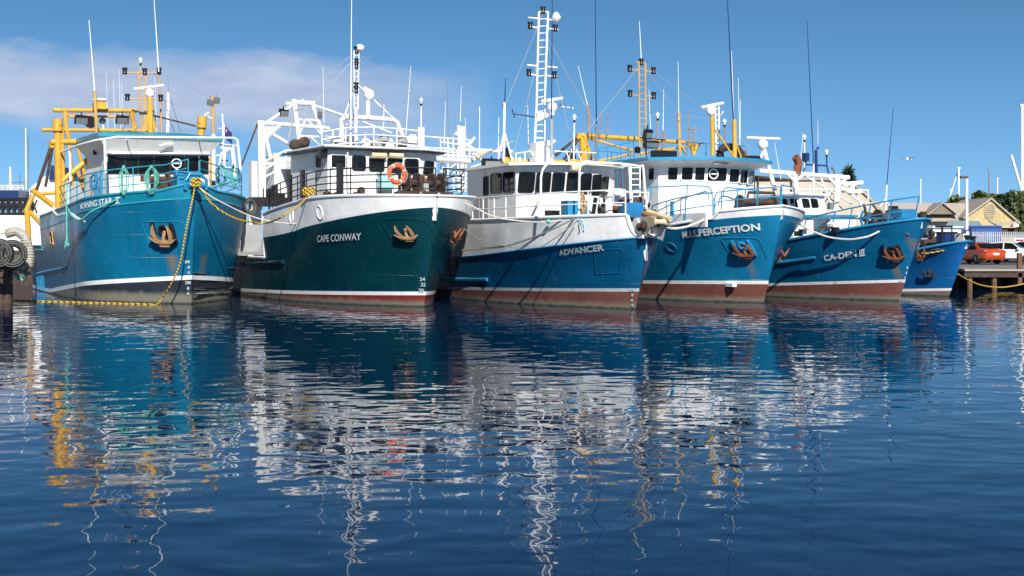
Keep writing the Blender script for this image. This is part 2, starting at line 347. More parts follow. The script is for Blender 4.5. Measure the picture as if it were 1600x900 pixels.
        for side in (1, -1):
            prev = None
            for i in range(2, len(S)):
                t_ = grid[side][i][-1]; r_ = [Vector((t_.x, t_.y, t_.z + .001))]
                for dz in (0.0, .5, 1.0):
                    z_ = t_.z - drop * dz; yb = max(0.01, min(abs(t_.y) - .12 if abs(t_.y) > .3 else abs(t_.y) * .5, float(s.beam(-t_.x, z_)) - .06)); r_.append(Vector((t_.x, math.copysign(yb, t_.y), z_)))
                if prev: inn.add(prev + r_, [(0, 1, 5, 4), (1, 2, 6, 5), (2, 3, 7, 6)], inner)
                prev = r_; floor[side].append(r_[-1])
        for i in range(len(floor[1]) - 1):
            dk.add([floor[1][i], floor[-1][i], floor[-1][i + 1], floor[1][i + 1]], [(0, 1, 2, 3)], deck)
        inn.build('bulwark', s.root, fix=False); dk.build('deck', s.root, fix=False)
        cp = MB()
        path = [c[-1] for c in grid[1][::-1]] + [c[-1] for c in grid[-1][1:]]
        cp.tube([p + Vector((0, 0, 0.02)) for p in path], cap_r, cap, 6); cp.build('cap_rail', s.root)
        s.grid = grid; s.h = h; return h
    def along(s, px0, px1, side=1, n=14, dz=0.0, inset=0.12):
        """path along the sheer between two photo columns, lifted by dz"""
        qs = np.linspace(-s.P['rake'] + 0.05, s.Lh, 900); pp = []
        for q in qs:
            z = s.sheer(q); p = s.pt3(q, z, side); pp.append((s.pix(p)[0], p))
        A = [p for (x, p) in pp if min(px0, px1) <= x <= max(px0, px1)]
        if not A: return []
        idx = np.linspace(0, len(A) - 1, n).astype(int)
        return [Vector((A[i].x - 0.05, A[i].y - math.copysign(min(inset, abs(A[i].y)), A[i].y), A[i].z + dz)) for i in idx]
    def q_at(s, px, side=1):
        qs = np.linspace(-s.P['rake'] + .05, s.Lh, 1000); xs = [s.pix(s.pt3(q, s.top(q), side))[0] for q in qs]; return float(qs[int(np.argmin(np.abs(np.array(xs) - px)))])
    def hull_text(s, body, bl, br, tl, tr, m='letter_white', name='name_lettering', side=1, bold=0.02, extra=()):
        v, f = text_mesh(body, bold); C = [s.hit(*c, side) for c in (bl, br, tl, tr)]; mb = MB()
        def mp(u, w_):
            q = (C[0][0] * (1 - u) + C[1][0] * u) * (1 - w_) + (C[2][0] * (1 - u) + C[3][0] * u) * w_
            z = (C[0][1] * (1 - u) + C[1][1] * u) * (1 - w_) + (C[2][1] * (1 - u) + C[3][1] * u) * w_
            p, t, uu, n = s.frame(q, z, side); return p + n * 0.04
        mb.add([mp(*p) for p in v], f, m)
        for (u0, u1, w0, w1) in extra:      # plain strokes such as the serifs of a numeral
            mb.add([mp(u0, w0), mp(u1, w0), mp(u1, w1), mp(u0, w1)], [(0, 1, 2, 3)], m)
        return mb.build(name, s.h, smooth=0, fix=False)
    def railing(s, paths, m, rails=(1.0, 0.66, 0.33), r=0.022, every=3, name='railing', post_r=0.026):
        mb = MB()
        for P in paths:
            if len(P) < 2: continue
            for k, hgt in enumerate(rails): mb.tube([p + Vector((0, 0, hgt)) for p in P], r if k == 0 else r * 0.8, m, 6)
            for p in list(P[::every]) + [P[-1]]: mb.bar(p - Vector((0, 0, 0.05)), p + Vector((0, 0, rails[0])), post_r, m, 6)
        return mb.build(name, s.root)
    def pbars(s, name, items, m, x=None, y=None, parent=None, n=8):
        """bars given by photo points on one plane of the boat: (px,py,px2,py2,r) or with an own material"""
        mb = MB()
        for it in items:
            mm = it[5] if len(it) > 5 else m
            mb.bar(s.L(it[0], it[1], x=x, y=y), s.L(it[2], it[3], x=x, y=y), it[4] * (.78 if it[4] < .2 else .9), mm, n)
        return mb.build(name, parent or s.root)
    def antenna(s, px, py, qx, qy, x, m='white_clean', r=0.022, low=None, lowm=None, lowr=0.05, name='antenna'):
        mb = MB(); a = s.L(px, py, x=x); b = s.L(qx, qy, x=x); r = max(.013, r * .62); lowr *= .75; mb.bar(b, a, r, m, 6, r * 0.5)
        if low: mb.bar(s.L(*low, x=x), b, lowr, lowm or m, 8)
        return mb.build(name, s.root)
    def light(s, px, py, x, sz=0.24, parent=None, m='black_plastic'):
        c = s.L(px, py, x=x); mb = MB(); mb.lathe(c - Vector((0, 0, sz * .55)), [(sz * .36, 0), (sz * .42, sz * .15), (sz * .36, sz * .3), (sz * .36, sz * .8), (sz * .44, sz * .85), (sz * .44, sz * 1.1), (.01, sz * 1.15)], m, 10)
        return mb.build('signal_light', parent or s.root)
    def flood(s, px, py, x, parent=None, sz=(0.22, 0.5, 0.34), m='black_plastic'):
        c = s.L(px, py, x=x); sz = tuple(q * .8 for q in sz); mb = MB(); mb.box(c, sz, m, ry=0.3); mb.box(c + Vector((sz[0] * .55, 0, -sz[2] * .2)), (0.03, sz[1] * .86, sz[2] * .75), 'grey_metal', ry=0.3)
        mb.bar(c + Vector((0, 0, sz[2] * .4)), c + Vector((0, 0, sz[2] * .95)), 0.03, m, 6)
        return mb.build('floodlight', parent or s.root)
    def ladder_mast(s, p1, p2, x, rungs, m, r=0.05, rr=0.025, arms=(), lamps=(), base=()):
        r *= .64; rr *= .75; a, b = (s.L(*p1[:2], x=x), s.L(*p1[2:], x=x)); c, d = (s.L(*p2[:2], x=x), s.L(*p2[2:], x=x)); mb = MB()
        mb.bar(a, b, r, m, 8); mb.bar(c, d, r, m, 8)
        for i in range(rungs): t = i / (rungs - 1); mb.bar(a.lerp(b, t), c.lerp(d, t), rr, m, 6)
        for (q0, y0, q1, y1) in arms: mb.bar(s.L(q0, y0, x=x), s.L(q1, y1, x=x), r * 0.8, m, 6)
        for it in base: mb.bar(s.L(*it[:2], x=x), s.L(*it[2:4], x=x), it[4] * .7, m, 8)
        o = mb.build('mast', s.root)
        for (px, py) in lamps: s.light(px, py, x, 0.27, o)
        return o
    def radar(s, dome, bar, pole, x, pm, dr=0.28, pr=0.07, extra=(), text=None):
        """open-array radar: pole, turning unit, scanner bar"""
        dr *= .74; pr *= .85; mb = MB(); c = s.L(*dome, x=x)
        mb.bar(s.L(*pole[2:], x=x), s.L(*pole[:2], x=x), pr, pm, 10)
        for e in extra: mb.bar(s.L(*e[:2], x=x), s.L(*e[2:4], x=x), e[4], pm, 8)
        o = mb.build('radar', s.root)
        u = MB(); u.lathe(c - Vector((0, 0, dr)), [(dr * .5, 0), (dr * .85, dr * .35), (dr, dr * .7), (dr, dr * 1.3), (dr * .8, dr * 1.7), (dr * .3, dr * 1.9), (dr * .25, dr * 2.1)], 'white_clean', 14); u.build('turning_unit', o)
        b = MB(); a0 = s.L(*bar[:2], x=x); a1 = s.L(*bar[2:], x=x); b.tube([a0, a1], 0.065, 'white_clean', 8); b.bar((a0 + a1) / 2, c, 0.07, 'white_clean'); so = b.build('scanner', o)
        if text:
            v, f = text_mesh(text, 0.0); t = MB(); d = (a1 - a0); mid = (a0 + a1) / 2; fo = s.ray(*dome)[1].normalized() * -1
            t.add([mid + d * (0.28 * (p[0] - .5)) + Vector((0, 0, (p[1] - .5) * .08)) + fo * .07 for p in v], f, 'dark_blue'); t.build('maker_lettering', o, smooth=0, fix=False)
        return o
    def lamp_pole(s, px, py, qy, x, m='white_paint', qx=None):
        mb = MB(); a = s.L(px, py, x=x); mb.bar(s.L(qx or px, qy, x=x), a, 0.03, m, 6); mb.lathe(a, [(.04, -.04), (.05, .06), (.085, .08), (.09, .14), (.05, .2), (.01, .25)], 'lamp_white', 10); mb.lathe(a - Vector((0, 0, .13)), [(.04, 0), (.06, .11)], 'black_plastic', 8)
        return mb.build('lamp_pole', s.root)
    def anchor(s, px, py, side=1, size=1.0, m='rust', bolster=True, roll=0.0, pocket=None, pm='teal_paint', back='black_paint'):
        q, z = s.hit(px, py, side); p, t, u, n = s.frame(q, z, side); mb = MB(); k = size * .88
        t2 = (t * math.cos(roll) + u * math.sin(roll)); u2 = (u * math.cos(roll) - t * math.sin(roll)); 
        G = lambda a, b, c: p + t2 * (a * k) + u2 * (b * k) + n * (c * k)
        for sg in (-1, 1):                         # two flukes, tapering blades rising from the crown
            sec = []
            for (a, b, c, w_, th) in ((.33, -.34, .28, .075, .09), (.40, -.10, .32, .085, .08), (.43, .12, .35, .085, .07), (.40, .32, .36, .065, .05), (.33, .52, .36, .015, .03)):
                sec.append([G(sg * (a - w_), b, c - th), G(sg * (a + w_ * .8), b, c - th), G(sg * (a + w_ * .8), b, c + th), G(sg * (a - w_), b, c + th)])
            vs = [q_ for se in sec for q_ in se]; fs = [(0, 1, 2, 3), (16, 17, 18, 19)]
            for i in range(4):
                for j in range(4): fs.append((i * 4 + j, i * 4 + (j + 1) % 4, i * 4 + 4 + (j + 1) % 4, i * 4 + 4 + j))
            mb.add(vs, fs, m)
        cr = [(-.70, -.12, .42), (-.40, -.36, .42), (-.16, -.40, .42), (.16, -.40, .42), (.40, -.36, .42), (.70, -.12, .42), (.36, -.24, .42), (.14, -.26, .42), (-.14, -.26, .42), (-.36, -.24, .42)]
        mb.prism([G(*q_) for q_ in cr], n * (-.2 * k), m)                                                            # crown plate with pointed ends
        mb.prism([G(*q_) for q_ in ((-.30, -.36, .36), (-.22, -.56, .36), (.22, -.56, .36), (.30, -.36, .36))], n * (-.22 * k), m)
        mb.tube([G(0, -.40, .32), G(0, -.12, .28), G(0, .12, -.05)], .085 * k, m, 8)                                    # shank into the hawse pipe
        o = mb.build('anchor', s.h)
        if back:
            b = MB()
            for sg in (-1, 1): b.prism([G(sg * .40, -.42, -.02), G(sg * .56, -.42, -.02), G(sg * .54, .55, -.02), G(sg * .40, .6, -.02)], n * (.22 * k), back)
            b.lathe(G(0, .18, -.02), [(.30 * k, 0), (.27 * k, .14 * k), (.18 * k, .14 * k), (.16 * k, .02)], back, 14, rot=Matrix((t, u, n)).transposed())
            b.build('anchor_bolster', s.h)
        if pocket:
            w_, h_ = pocket; b = MB(); pts = []
            key = [(-1, -1), (-1, .82), (-.82, 1), (.82, 1), (1, .82), (1, -1)]
            for (a, c) in [(key[i][0] + (key[i + 1][0] - key[i][0]) * f_, key[i][1] + (key[i + 1][1] - key[i][1]) * f_) for i in range(5) for f_ in (0, .25, .5, .75)] + [key[-1]]:
                pp, tt, uu, nn = s.frame(q - a * w_, z + c * h_, side); pts.append(pp + nn * 0.01)
            b.tube(pts, 0.02, pm, 6); b.build('anchor_pocket', s.h)
        return o
    def house(s, plan, z0, z1, m='white_paint', name='wheelhouse'):
        """plan: local (x,y) corners from starboard aft round the front to port aft"""
        mb = MB(); k = len(plan)
        mb.prism([Vector((x, y, z0)) for x, y in plan], (0, 0, z1 - z0), m)
        o = mb.build(name, s.root, smooth=20); s.plan = plan; return o
    def wall(s, plan, px, py):
        best = None; c, d = s.ray(px, py)
        for i in range(len(plan) - 1):
            a, b = plan[i], plan[i + 1]; ex, ey = b[0] - a[0], b[1] - a[1]; nx, ny = ey, -ex
            den = d.x * nx + d.y * ny
            if abs(den) < 1e-9: continue
            t = ((a[0] - c.x) * nx + (a[1] - c.y) * ny) / den; p = c + d * t; uu = ((p.x - a[0]) * ex + (p.y - a[1]) * ey) / (ex * ex + ey * ey)
            if t > 0 and -0.02 <= uu <= 1.02 and (best is None or t < best[0]): best = (t, i)
        return best[1] if best else None
    def window(s, house, plan, quad, frame='white_paint', fr=0.045, cut=0.14, seg=None, mull=0, glass='dark_glass'):
        """quad: photo corners bl, br, tr, tl of one window on the wall it belongs to"""
        cx = sum(q[0] for q in quad) / 4; cy = sum(q[1] for q in quad) / 4
        i = seg if seg is not None else s.wall(plan, cx, cy)
        if i is None: return None
        a, b = plan[i], plan[i + 1]; e = Vector((b[0] - a[0], b[1] - a[1], 0)).normalized(); n = Vector((e.y, -e.x, 0))
        C = []; 
        for (px, py) in quad:
            c, d = s.ray(px, py); t = ((a[0] - c.x) * n.x + (a[1] - c.y) * n.y) / (d.x * n.x + d.y * n.y); C.append(c + d * t)
        if n.dot(s.ray(cx, cy)[1]) > 0: n = -n
        out = []
        for j in range(4):
            p0, p1, p2 = C[j - 1], C[j], C[(j + 1) % 4]; l = min((p0 - p1).length, (p2 - p1).length) * cut
            out += [p1 + (p0 - p1).normalized() * l, p1 + ((p0 - p1).normalized() + (p2 - p1).normalized()) * l * .3, p1 + (p2 - p1).normalized() * l]
        cen = sum(C, Vector()) / 4; mb = MB(); k = len(out)
        mb.add([p + n * .012 for p in out], [tuple(range(k))], glass)
        ring = []
        for p in out: dd = (p - cen).normalized(); ring.append((p - dd * .004 + n * .010, p - dd * .004 + n * .04, p + dd * fr + n * .04, p + dd * fr + n * .003))
        vs = [q for r_ in ring for q in r_]; fs = []
        for j in range(k):
            for q in range(3): fs.append((j * 4 + q, ((j + 1) % k) * 4 + q, ((j + 1) % k) * 4 + q + 1, j * 4 + q + 1))
        mb.add(vs, fs, frame)
        for g in range(mull):
            t = (g + 1) / (mull + 1); mb.bar(C[0].lerp(C[1], t) + n * .03, C[3].lerp(C[2], t) + n * .03, .02, frame, 6)
        return mb.build('window', house, smooth=0, fix=False)
    def roof(s, plan, off, z, th, m, under=None, zw=None, name='roof', parent=None, crown=0.0):
        cx = sum(p[0] for p in plan) / len(plan); cy = sum(p[1] for p in plan) / len(plan); k = len(plan)
        def offp(o):
            out = []
            for i in range(k):
                a, b, c = Vector(plan[i - 1]), Vector(plan[i]), Vector(plan[(i + 1) % k]); e1 = (b - a).normalized(); e2 = (c - b).normalized()
                n1 = Vector((e1.y, -e1.x)); n2 = Vector((e2.y, -e2.x)); nn = (n1 + n2).normalized(); f = 1 / max(.4, nn.dot(n1))
                if nn.dot(b - Vector((cx, cy))) < 0: nn = -nn
                out.append(b + nn * o * f)
            return out
        P = offp(off); mb = MB()
        mb.prism([Vector((p.x, p.y, z)) for p in P], (0, 0, th), m)
        if crown: 
            inn = [Vector((cx + (p.x - cx) * .5, cy + (p.y - cy) * .5, z + th + crown)) for p in P]; o_ = [Vector((p.x, p.y, z + th)) for p in P]
            mb.add(o_ + inn, [(i, (i + 1) % k, k + (i + 1) % k, k + i) for i in range(k)] + [tuple(range(k, 2 * k))], m)
        o = mb.build(name, parent or s.root, smooth=20)
        if under:
            v = MB(); Q = offp(.004); W = [Vector((p.x, p.y, zw)) for p in Q] + [Vector((cx + (p.x - cx) * .985, cy + (p.y - cy) * .985, z - .003)) for p in P]
            v.add(W, [(i, (i + 1) % k, k + (i + 1) % k, k + i) for i in range(k)], under); v.build('visor', parent or s.root, smooth=20)
        return o
def rope(name, label, pts, r, m, group='mooring ropes between the boats', cat='rope', local=None, n=10, sides=6):
    P = smooth_path([at(*p) if len(p) == 3 and not isinstance(p, Vector) else Vector(p) for p in pts], n)
    o = MB().tube(P, r, m, sides).build(name); return tag(o, label, cat, group)
# ------------------------------------------------------------------ hull paints
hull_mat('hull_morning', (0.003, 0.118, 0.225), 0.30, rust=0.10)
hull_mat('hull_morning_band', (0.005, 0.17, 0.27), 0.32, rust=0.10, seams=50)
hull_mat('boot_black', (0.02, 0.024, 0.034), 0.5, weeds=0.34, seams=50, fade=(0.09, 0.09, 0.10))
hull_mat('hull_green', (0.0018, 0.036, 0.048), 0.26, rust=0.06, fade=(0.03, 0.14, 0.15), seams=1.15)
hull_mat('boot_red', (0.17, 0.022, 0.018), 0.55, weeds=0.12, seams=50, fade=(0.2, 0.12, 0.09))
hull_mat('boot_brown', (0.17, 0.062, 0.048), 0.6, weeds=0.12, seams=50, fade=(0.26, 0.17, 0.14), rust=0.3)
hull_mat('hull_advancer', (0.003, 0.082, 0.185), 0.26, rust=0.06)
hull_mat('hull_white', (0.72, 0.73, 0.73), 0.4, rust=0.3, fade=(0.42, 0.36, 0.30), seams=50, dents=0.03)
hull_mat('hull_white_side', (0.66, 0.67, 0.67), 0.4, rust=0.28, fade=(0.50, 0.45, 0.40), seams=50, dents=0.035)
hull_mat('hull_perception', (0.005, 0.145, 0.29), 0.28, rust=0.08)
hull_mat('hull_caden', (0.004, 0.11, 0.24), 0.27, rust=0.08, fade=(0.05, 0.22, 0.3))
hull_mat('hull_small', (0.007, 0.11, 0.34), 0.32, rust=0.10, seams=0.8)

# ------------------------------------------------------------------ boat 1: blue trawler with yellow derricks
P1 = dict(up=0.35, th=30.187, B=3.417, Lw=5.199, Ld=4.321, ed=.708, rake=.307, kf=2.054, ew=1.212, z0=4.471, c1=-.089, c2=.002, e0=4.124, e1=-.135, e2=.004, t0=.966, t1=-.072)
b1 = Boat('fishing_boat', 'blue trawler with yellow derrick posts and a teal wheelhouse roof', (299.5, 475), P1, 19)
st1 = b1.q_at(63)
def sheer1(q): return b1.top(q) + 0.22 * max(0, 1 - (q + .3) / .55) if q < st1 else 2.0
b1.sheer = sheer1
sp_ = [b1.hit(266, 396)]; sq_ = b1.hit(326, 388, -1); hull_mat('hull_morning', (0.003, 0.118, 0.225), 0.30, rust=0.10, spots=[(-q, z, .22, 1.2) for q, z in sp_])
s1 = lambda q: max(.05, P1['t0'] + P1['t1'] * q)
b1.hull([lambda q: -0.8, lambda q: 0.0, s1, lambda q: s1(q) + .17, lambda q: min(b1.edge(q), sheer1(q) - .05), sheer1],
        ['boot_black', 'boot_black', 'letter_white', 'hull_morning', 'hull_morning_band'], step=[st1], cap='teal_paint', inner='white_paint')
g = MB(); pth = [b1.pt3(q, b1.edge(q), sd_) for sd_ in (1,) for q in np.linspace(st1 - .1, -.25, 40)]; g.tube([p for p in pth], .035, 'teal_paint', 6)
pth = [b1.pt3(q, b1.edge(q), -1) for q in np.linspace(-.25, 8, 30)]; g.tube(pth, .035, 'teal_paint', 6); g.build('rub_rail', b1.root)
g = MB(); a = b1.hit(62, 427); c = b1.hit(104, 418)
pr = [b1.pt3(q, z, 1) for q, z in ((a[0] + 1.5, a[1] - .1), a, ((a[0] + c[0]) / 2, (a[1] + c[1]) / 2), c)]; g.tube(pr, .07, 'blue_rail', 6)
for k in range(5):
    q, z = b1.hit(57 + k * 2.6 + 4, 431); p0, p1_ = b1.pt3(q + .6, z, 1), b1.pt3(q + .6, .05, 1); g.bar(p0 + Vector((0, -.04, 0)), p1_ + Vector((0, -.04, 0)), .03, 'blue_rail', 6)
g.build('rub_rail', b1.root)
b1.hull_text('MORNING STAR', (127, 327.5), (177, 318.5), (127.3, 318.5), (176.5, 308.5), bold=.012)
b1.hull_text('IV', (182.5, 317), (186.5, 316.4), (182.5, 309.5), (186.5, 308.8), bold=.02, extra=[(-.35, 1.35, 1.0, 1.16), (-.35, 1.35, -.16, 0.0)])
for (x0, y0, txt, sz) in ((288, 411.5, '3M', 9), (294, 420, '8', 4), (294, 428, '6', 4), (290, 444, '2M', 9), (293, 453, '8', 4), (293, 461, '6', 4)):
    b1.hull_text(txt, (x0, y0), (x0 + sz, y0), (x0, y0 - 5), (x0 + sz, y0 - 5), m='letter_grey', name='draft_marks', bold=.03)
for (x0, y0, txt, sz) in ((304, 411.5, '3M', 6), (304.5, 420, '8', 3), (304, 428, '6', 3), (303.5, 444, '2M', 5), (303.5, 453, '8', 3), (303.5, 461, '6', 3)):
    b1.hull_text(txt, (x0, y0), (x0 + sz, y0), (x0, y0 - 5), (x0 + sz, y0 - 5), m='letter_grey', name='draft_marks', side=-1, bold=.03)
b1.anchor(258, 366, 1, .95, 'rust_pale', pm='hull_morning_band', roll=-.06, pocket=(.55, .5))
b1.anchor(336, 364, -1, .8, 'rust_dark', pm='hull_morning_band', pocket=(.45, .5))
q, z = b1.hit(81.5, 372); p, t, u, n = b1.frame(q, z, 1); g = MB()
g.tube([p + t * a_ + u * c_ + n * .03 for a_, c_ in ((-.32, -.26), (.32, -.26), (.32, .26), (-.32, .26))], .04, 'yellow_faded', 4, closed=True)
g.prism([p + t * a_ + u * c_ + n * .0 for a_, c_ in ((-.26, -.2), (.26, -.2), (.26, .2), (-.26, .2))], n * .03, 'rust_dark'); g.build('side_port', b1.h)
# wheelhouse
X = -5.2; yl, yr = b1.L(167, 255, x=X).y, b1.L(327, 255, x=X).y
pl1 = [(X - 4.2, yl), (X, yl), (X, yr), (X - 4.2, yr)]
zt = b1.L(240, 238, x=X).z
h1 = b1.house(pl1, 3.3, zt + .02, 'white_clean')
b1.roof(pl1, .48, b1.L(240, 216, x=X + .48).z, .16, 'teal_paint', 'white_paint', zt, parent=h1, crown=.20)
for (x0, x1) in ((169, 194), (196.5, 214.5), (217, 239), (241.5, 264), (266.5, 287), (289.5, 309), (311.5, 325)):
    b1.window(h1, pl1, ((x0, 270.5), (x1, 270.5), (x1, 242.5), (x0, 242.5)), 'black_paint', fr=.05, cut=.04, seg=1)
g = MB(); a = b1.L(168, 239.5, x=X + .05); c = b1.L(327, 240.5, x=X + .05); g.bar(a, c, .07, 'white_clean', 4); g.build('window_brow', h1)
c = b1.L(276, 255.5, x=X + .09); g = MB(); ring = [c + Vector((0, .20 * math.cos(a_), .20 * math.sin(a_))) for a_ in np.linspace(0, 2 * math.pi, 20)[:-1]]
g.tube(ring, .03, 'lamp_white', 6, closed=True); g.bar(c - Vector((0, .2, 0)), c + Vector((0, .2, 0)), .03, 'lamp_white', 6); g.bar(c - Vector((0, 0, .2)), c - Vector((0, 0, .32)), .06, 'lamp_white', 6); g.build('clear_view_screen', h1)
g = MB(); c = b1.L(260, 225, x=X + .42); g.tube([c + Vector((0, -.3, -.1)), c, c + Vector((0, .28, .02))], .05, 'lamp_white', 8); g.build('roof_lamp', h1)
c = b1.L(149, 238, x=-7.2); g = MB(); g.ball(c, .12, 'black_plastic'); g.build('side_lamp', h1)
for (px, py, w_) in ((150, 288, .16), (158, 284, .12)):
    g = MB(); c = b1.L(px, py, x=-6); g.box(c, (.12, w_, 1.0), 'blue_rail'); g.build('deck_locker', b1.root)
# white awning frame round the wheelhouse front
XF = -4.05; g = MB()
fr = [b1.L(92, 239, y=-3.25), b1.L(122, 227, y=-3.1), b1.L(150, 219, x=XF - .6), b1.L(183, 214, x=XF), b1.L(276, 214.5, x=XF), b1.L(366, 215.5, x=XF), b1.L(371, 219, x=XF - .1)]
g.tube(fr, .045, 'white_clean', 8)
g.bar(b1.L(163.5, 218, x=XF), b1.L(165, 270, x=XF), .055); g.bar(b1.L(109, 232, y=-3.15), b1.L(110, 285, y=-3.15), .05); g.bar(b1.L(371, 219, x=XF), b1.L(376, 266, x=XF), .055)
g.bar(b1.L(364, 226, x=XF), b1.L(368, 262, x=XF), .04); g.bar(b1.L(342, 225, x=-5.6), b1.L(371, 228, x=XF), .04)
for px in (206, 318): g.bar(b1.L(px, 214, x=XF), b1.L(px - 12, 221, x=X), .03)
g.build('awning_frame', b1.root)
# bulwark rails
A = b1.along(86, 292, 1, 22); B_ = b1.along(316, 384, -1, 9)
hoop = [A[-1] + Vector((0, 0, 1.0)), A[-1] + Vector((.12, .12, .8)), A[-1] + Vector((.15, .15, 0))]
r1 = b1.railing([A, B_], 'teal_paint', (1.02, .68, .34), .026, 3)
# anchor winch, bow chock
g = MB(); c = Vector((-.55, 0, 4.35)); g.box(c + Vector((-.3, 0, .45)), (.8, .9, .5), 'blue_rail'); g.lathe(c + Vector((-.1, .0, .8)), [(.2, -.5), (.2, -.45), (.12, -.43), (.12, .43), (.2, .45), (.2, .5)], 'blue_rail', 12, 'X' if False else 'Y'); g.build('mooring_bitts', b1.root)
g = MB(); c = b1.L(262, 281, x=-1.9)
for dy in (-.45, 0, .45): g.lathe(c + Vector((0, dy, 0)), [(.33, -.05), (.33, .05)], 'rust_dark', 14, 'Y')
g.lathe(c, [(.14, -.75), (.14, .75)], 'rust_dark', 12, 'Y'); g.box(c + Vector((-.1, 0, -.35)), (.6, 1.2, .5), 'rust_dark'); g.box(c + Vector((.05, -.9, .05)), (.3, .35, .3), 'rust'); g.build('windlass', b1.root)
c = b1.L(306, 285, x=.25); g = MB()
g.lathe(c - Vector((0, 0, .1)), [(.15, -.3), (.15, .3)], 'blue_rail', 12, 'Y'); g.tube([c + Vector((0, -.42, -.3)), c + Vector((0, -.42, .1)), c + Vector((0, -.2, .32)), c + Vector((0, .2, .32)), c + Vector((0, .42, .1)), c + Vector((0, .42, -.3))], .07, 'blue_rail', 8); g.build('bow_chock', b1.root)
# yellow derrick posts and stern gantry
XP = -9.2
for (px, py, qx, qy, cap_) in ((90, 187, 92, 326, 1), (316, 183, 310, 262, 1)):
    g = MB(); a = b1.L(px, py, x=XP); c = b1.L(qx, qy, x=XP); d = (a - c).normalized(); g.bar(c, a, .165, 'yellow_paint', 16); g.bar(a - d * .5, a + d * .02, .22, 'yellow_paint', 16); g.bar(a - d * .54, a - d * .5, .225, 'rust', 16)
    o = g.build('derrick_post', b1.root)
b1.pbars('derrick_boom', [(79, 222, 150, 221, .17)], 'yellow_paint', x=XP, n=12)
b1.pbars('derrick_brace', [(96, 284, 137, 249, .15), (97, 200, 99, 326, .13)], 'yellow_paint', x=XP, n=12)
b1.pbars('warp_boom', [(80, 228, 57, 297, .10), (82, 229, 71, 292, .09), (79, 222, 82, 231, .16, 'yellow_paint')], 'rust_dark', x=-11)
b1.pbars('stern_gantry', [(50, 296, 84, 322, .17), (52, 304, 41, 330, .15), (42, 326, 46, 392, .17), (46, 330, 66, 352, .14), (60, 303, 90, 301, .12)], 'yellow_paint', x=-15)
b1.pbars('derrick_brace', [(128, 258, 134, 300, .15), (120, 266, 132, 300, .1)], 'yellow_paint', x=-15)
XG = -12
gt = b1.pbars('gantry', [(83, 172, 213, 173, .13), (101, 174, 104, 200, .12), (104, 200, 109, 222, .12), (205, 175, 211, 205, .14), (65, 203, 233, 204, .11), (109, 182, 201, 182, .07), (101, 174, 109, 182, .07), (212, 173, 205, 182, .07), (109, 222, 112, 290, .12), (118, 216, 136, 290, .10), (176, 204, 178, 240, .1), (112, 172, 118, 182, .04), (140, 172, 140, 182, .04), (170, 172, 170, 182, .04)], 'yellow_paint', x=XG)
for (px, py) in ((127, 187), (191, 187)): b1.flood(px, py, XG, gt, (.3, .75, .5))
g = MB(); c = b1.L(141, 190.5, x=XG); g.lathe(c, [(.24, -.15), (.3, .05), (.28, .1)], 'black_plastic', 12, 'X'); g.build('floodlight', gt)
g = MB(); c = b1.L(160, 189, x=XG); g.ball(c, .16, 'grey_metal'); g.bar(c, b1.L(163, 209, x=XG), .05, 'white_paint'); g.build('searchlight', gt)
b1.antenna(139, 31, 148, 142, -11, 'white_clean', .05, (151, 209), 'yellow_faded', .10)
g = MB(); c = b1.L(155.5, 166, x=-11.5); g.box(c, (.7, .5, .3), 'yellow_paint'); g.lathe(c + Vector((0, 0, .15)), [(.15, 0), (.35, .12), (.33, .2)], 'white_clean'); g.build('antenna_dome', b1.root)
m1 = b1.ladder_mast((215.5, 113, 221, 207), (229, 113, 225, 207), -8.5, 11, 'yellow_faded', .06, .03, arms=((193, 113.5, 250, 114), (197, 154.5, 253, 155), (217, 121, 229, 113)), lamps=((195, 111), (199, 152), (251, 153), (248.5, 111), (226, 112)), base=((248.5, 112, 252.5, 206, .055), (219.5, 98, 219.5, 113, .04), (238, 165, 247, 205, .04), (232, 165, 223, 205, .04)))
b1.lamp_pole(219.5, 98, 113, -8.5, 'yellow_faded')
b1.radar((234.5, 145), (209, 139.5), None or (0, 0), 0, 'yellow_paint') if False else None
b1.radar((234.5, 146), (209, 139.5, 255, 133.5), (234, 150, 235.5, 207), -7.2, 'yellow_paint', .26, .14, extra=((234, 165, 242, 205, .05), (234, 165, 227, 205, .05)), text='FURUNO')
b1.antenna(240, -12, 248, 112, -8.3, 'white_clean', .045)
b1.antenna(262.3, 115, 263, 145, -10, 'grey_metal', .012, (262, 207), 'white_paint', .11)
b1.pbars('boom', [(206, 172, 306, 197, .05)], 'rust_dark', x=-8.8)
b1.pbars('stay_wire', [(205, 174, 186, 214, .02), (255, 150, 272, 207, .012), (264, 145, 282, 207, .012)], 'rust_dark', x=-9)
pm1 = b1.pbars('lamp_post', [(331.5, 150, 333.5, 210, .10), (333.5, 210, 334, 282, .14, 'white_paint'), (324, 182, 332, 186, .05, 'white_paint'), (319, 181, 326, 176, .06, 'white_paint')], 'yellow_faded', x=-12)
for (px, py) in ((338, 157), (329, 160)): b1.flood(px, py, -12, pm1, (.25, .38, .36), 'grey_metal')
b1.pbars('stern_mast', [(347.5, 178, 350, 276, .06), (346, 194, 352, 194, .04, 'black_plastic'), (341, 201, 350, 200, .03), (346, 230, 351, 230, .06, 'black_plastic'), (344, 250, 356, 251, .05, 'black_plastic')], 'white_paint', x=-15)
b1.pbars('stern_frame', [(344, 231, 366, 233, .08), (345, 240, 362, 232, .06), (331, 245, 352, 240, .05), (346, 240, 340, 276, .08), (352, 233, 350, 276, .06), (362, 233, 367, 276, .09), (338, 262, 372, 262, .05), (327, 245, 333, 290, .17, 'yellow_paint')], 'white_paint', x=-13)
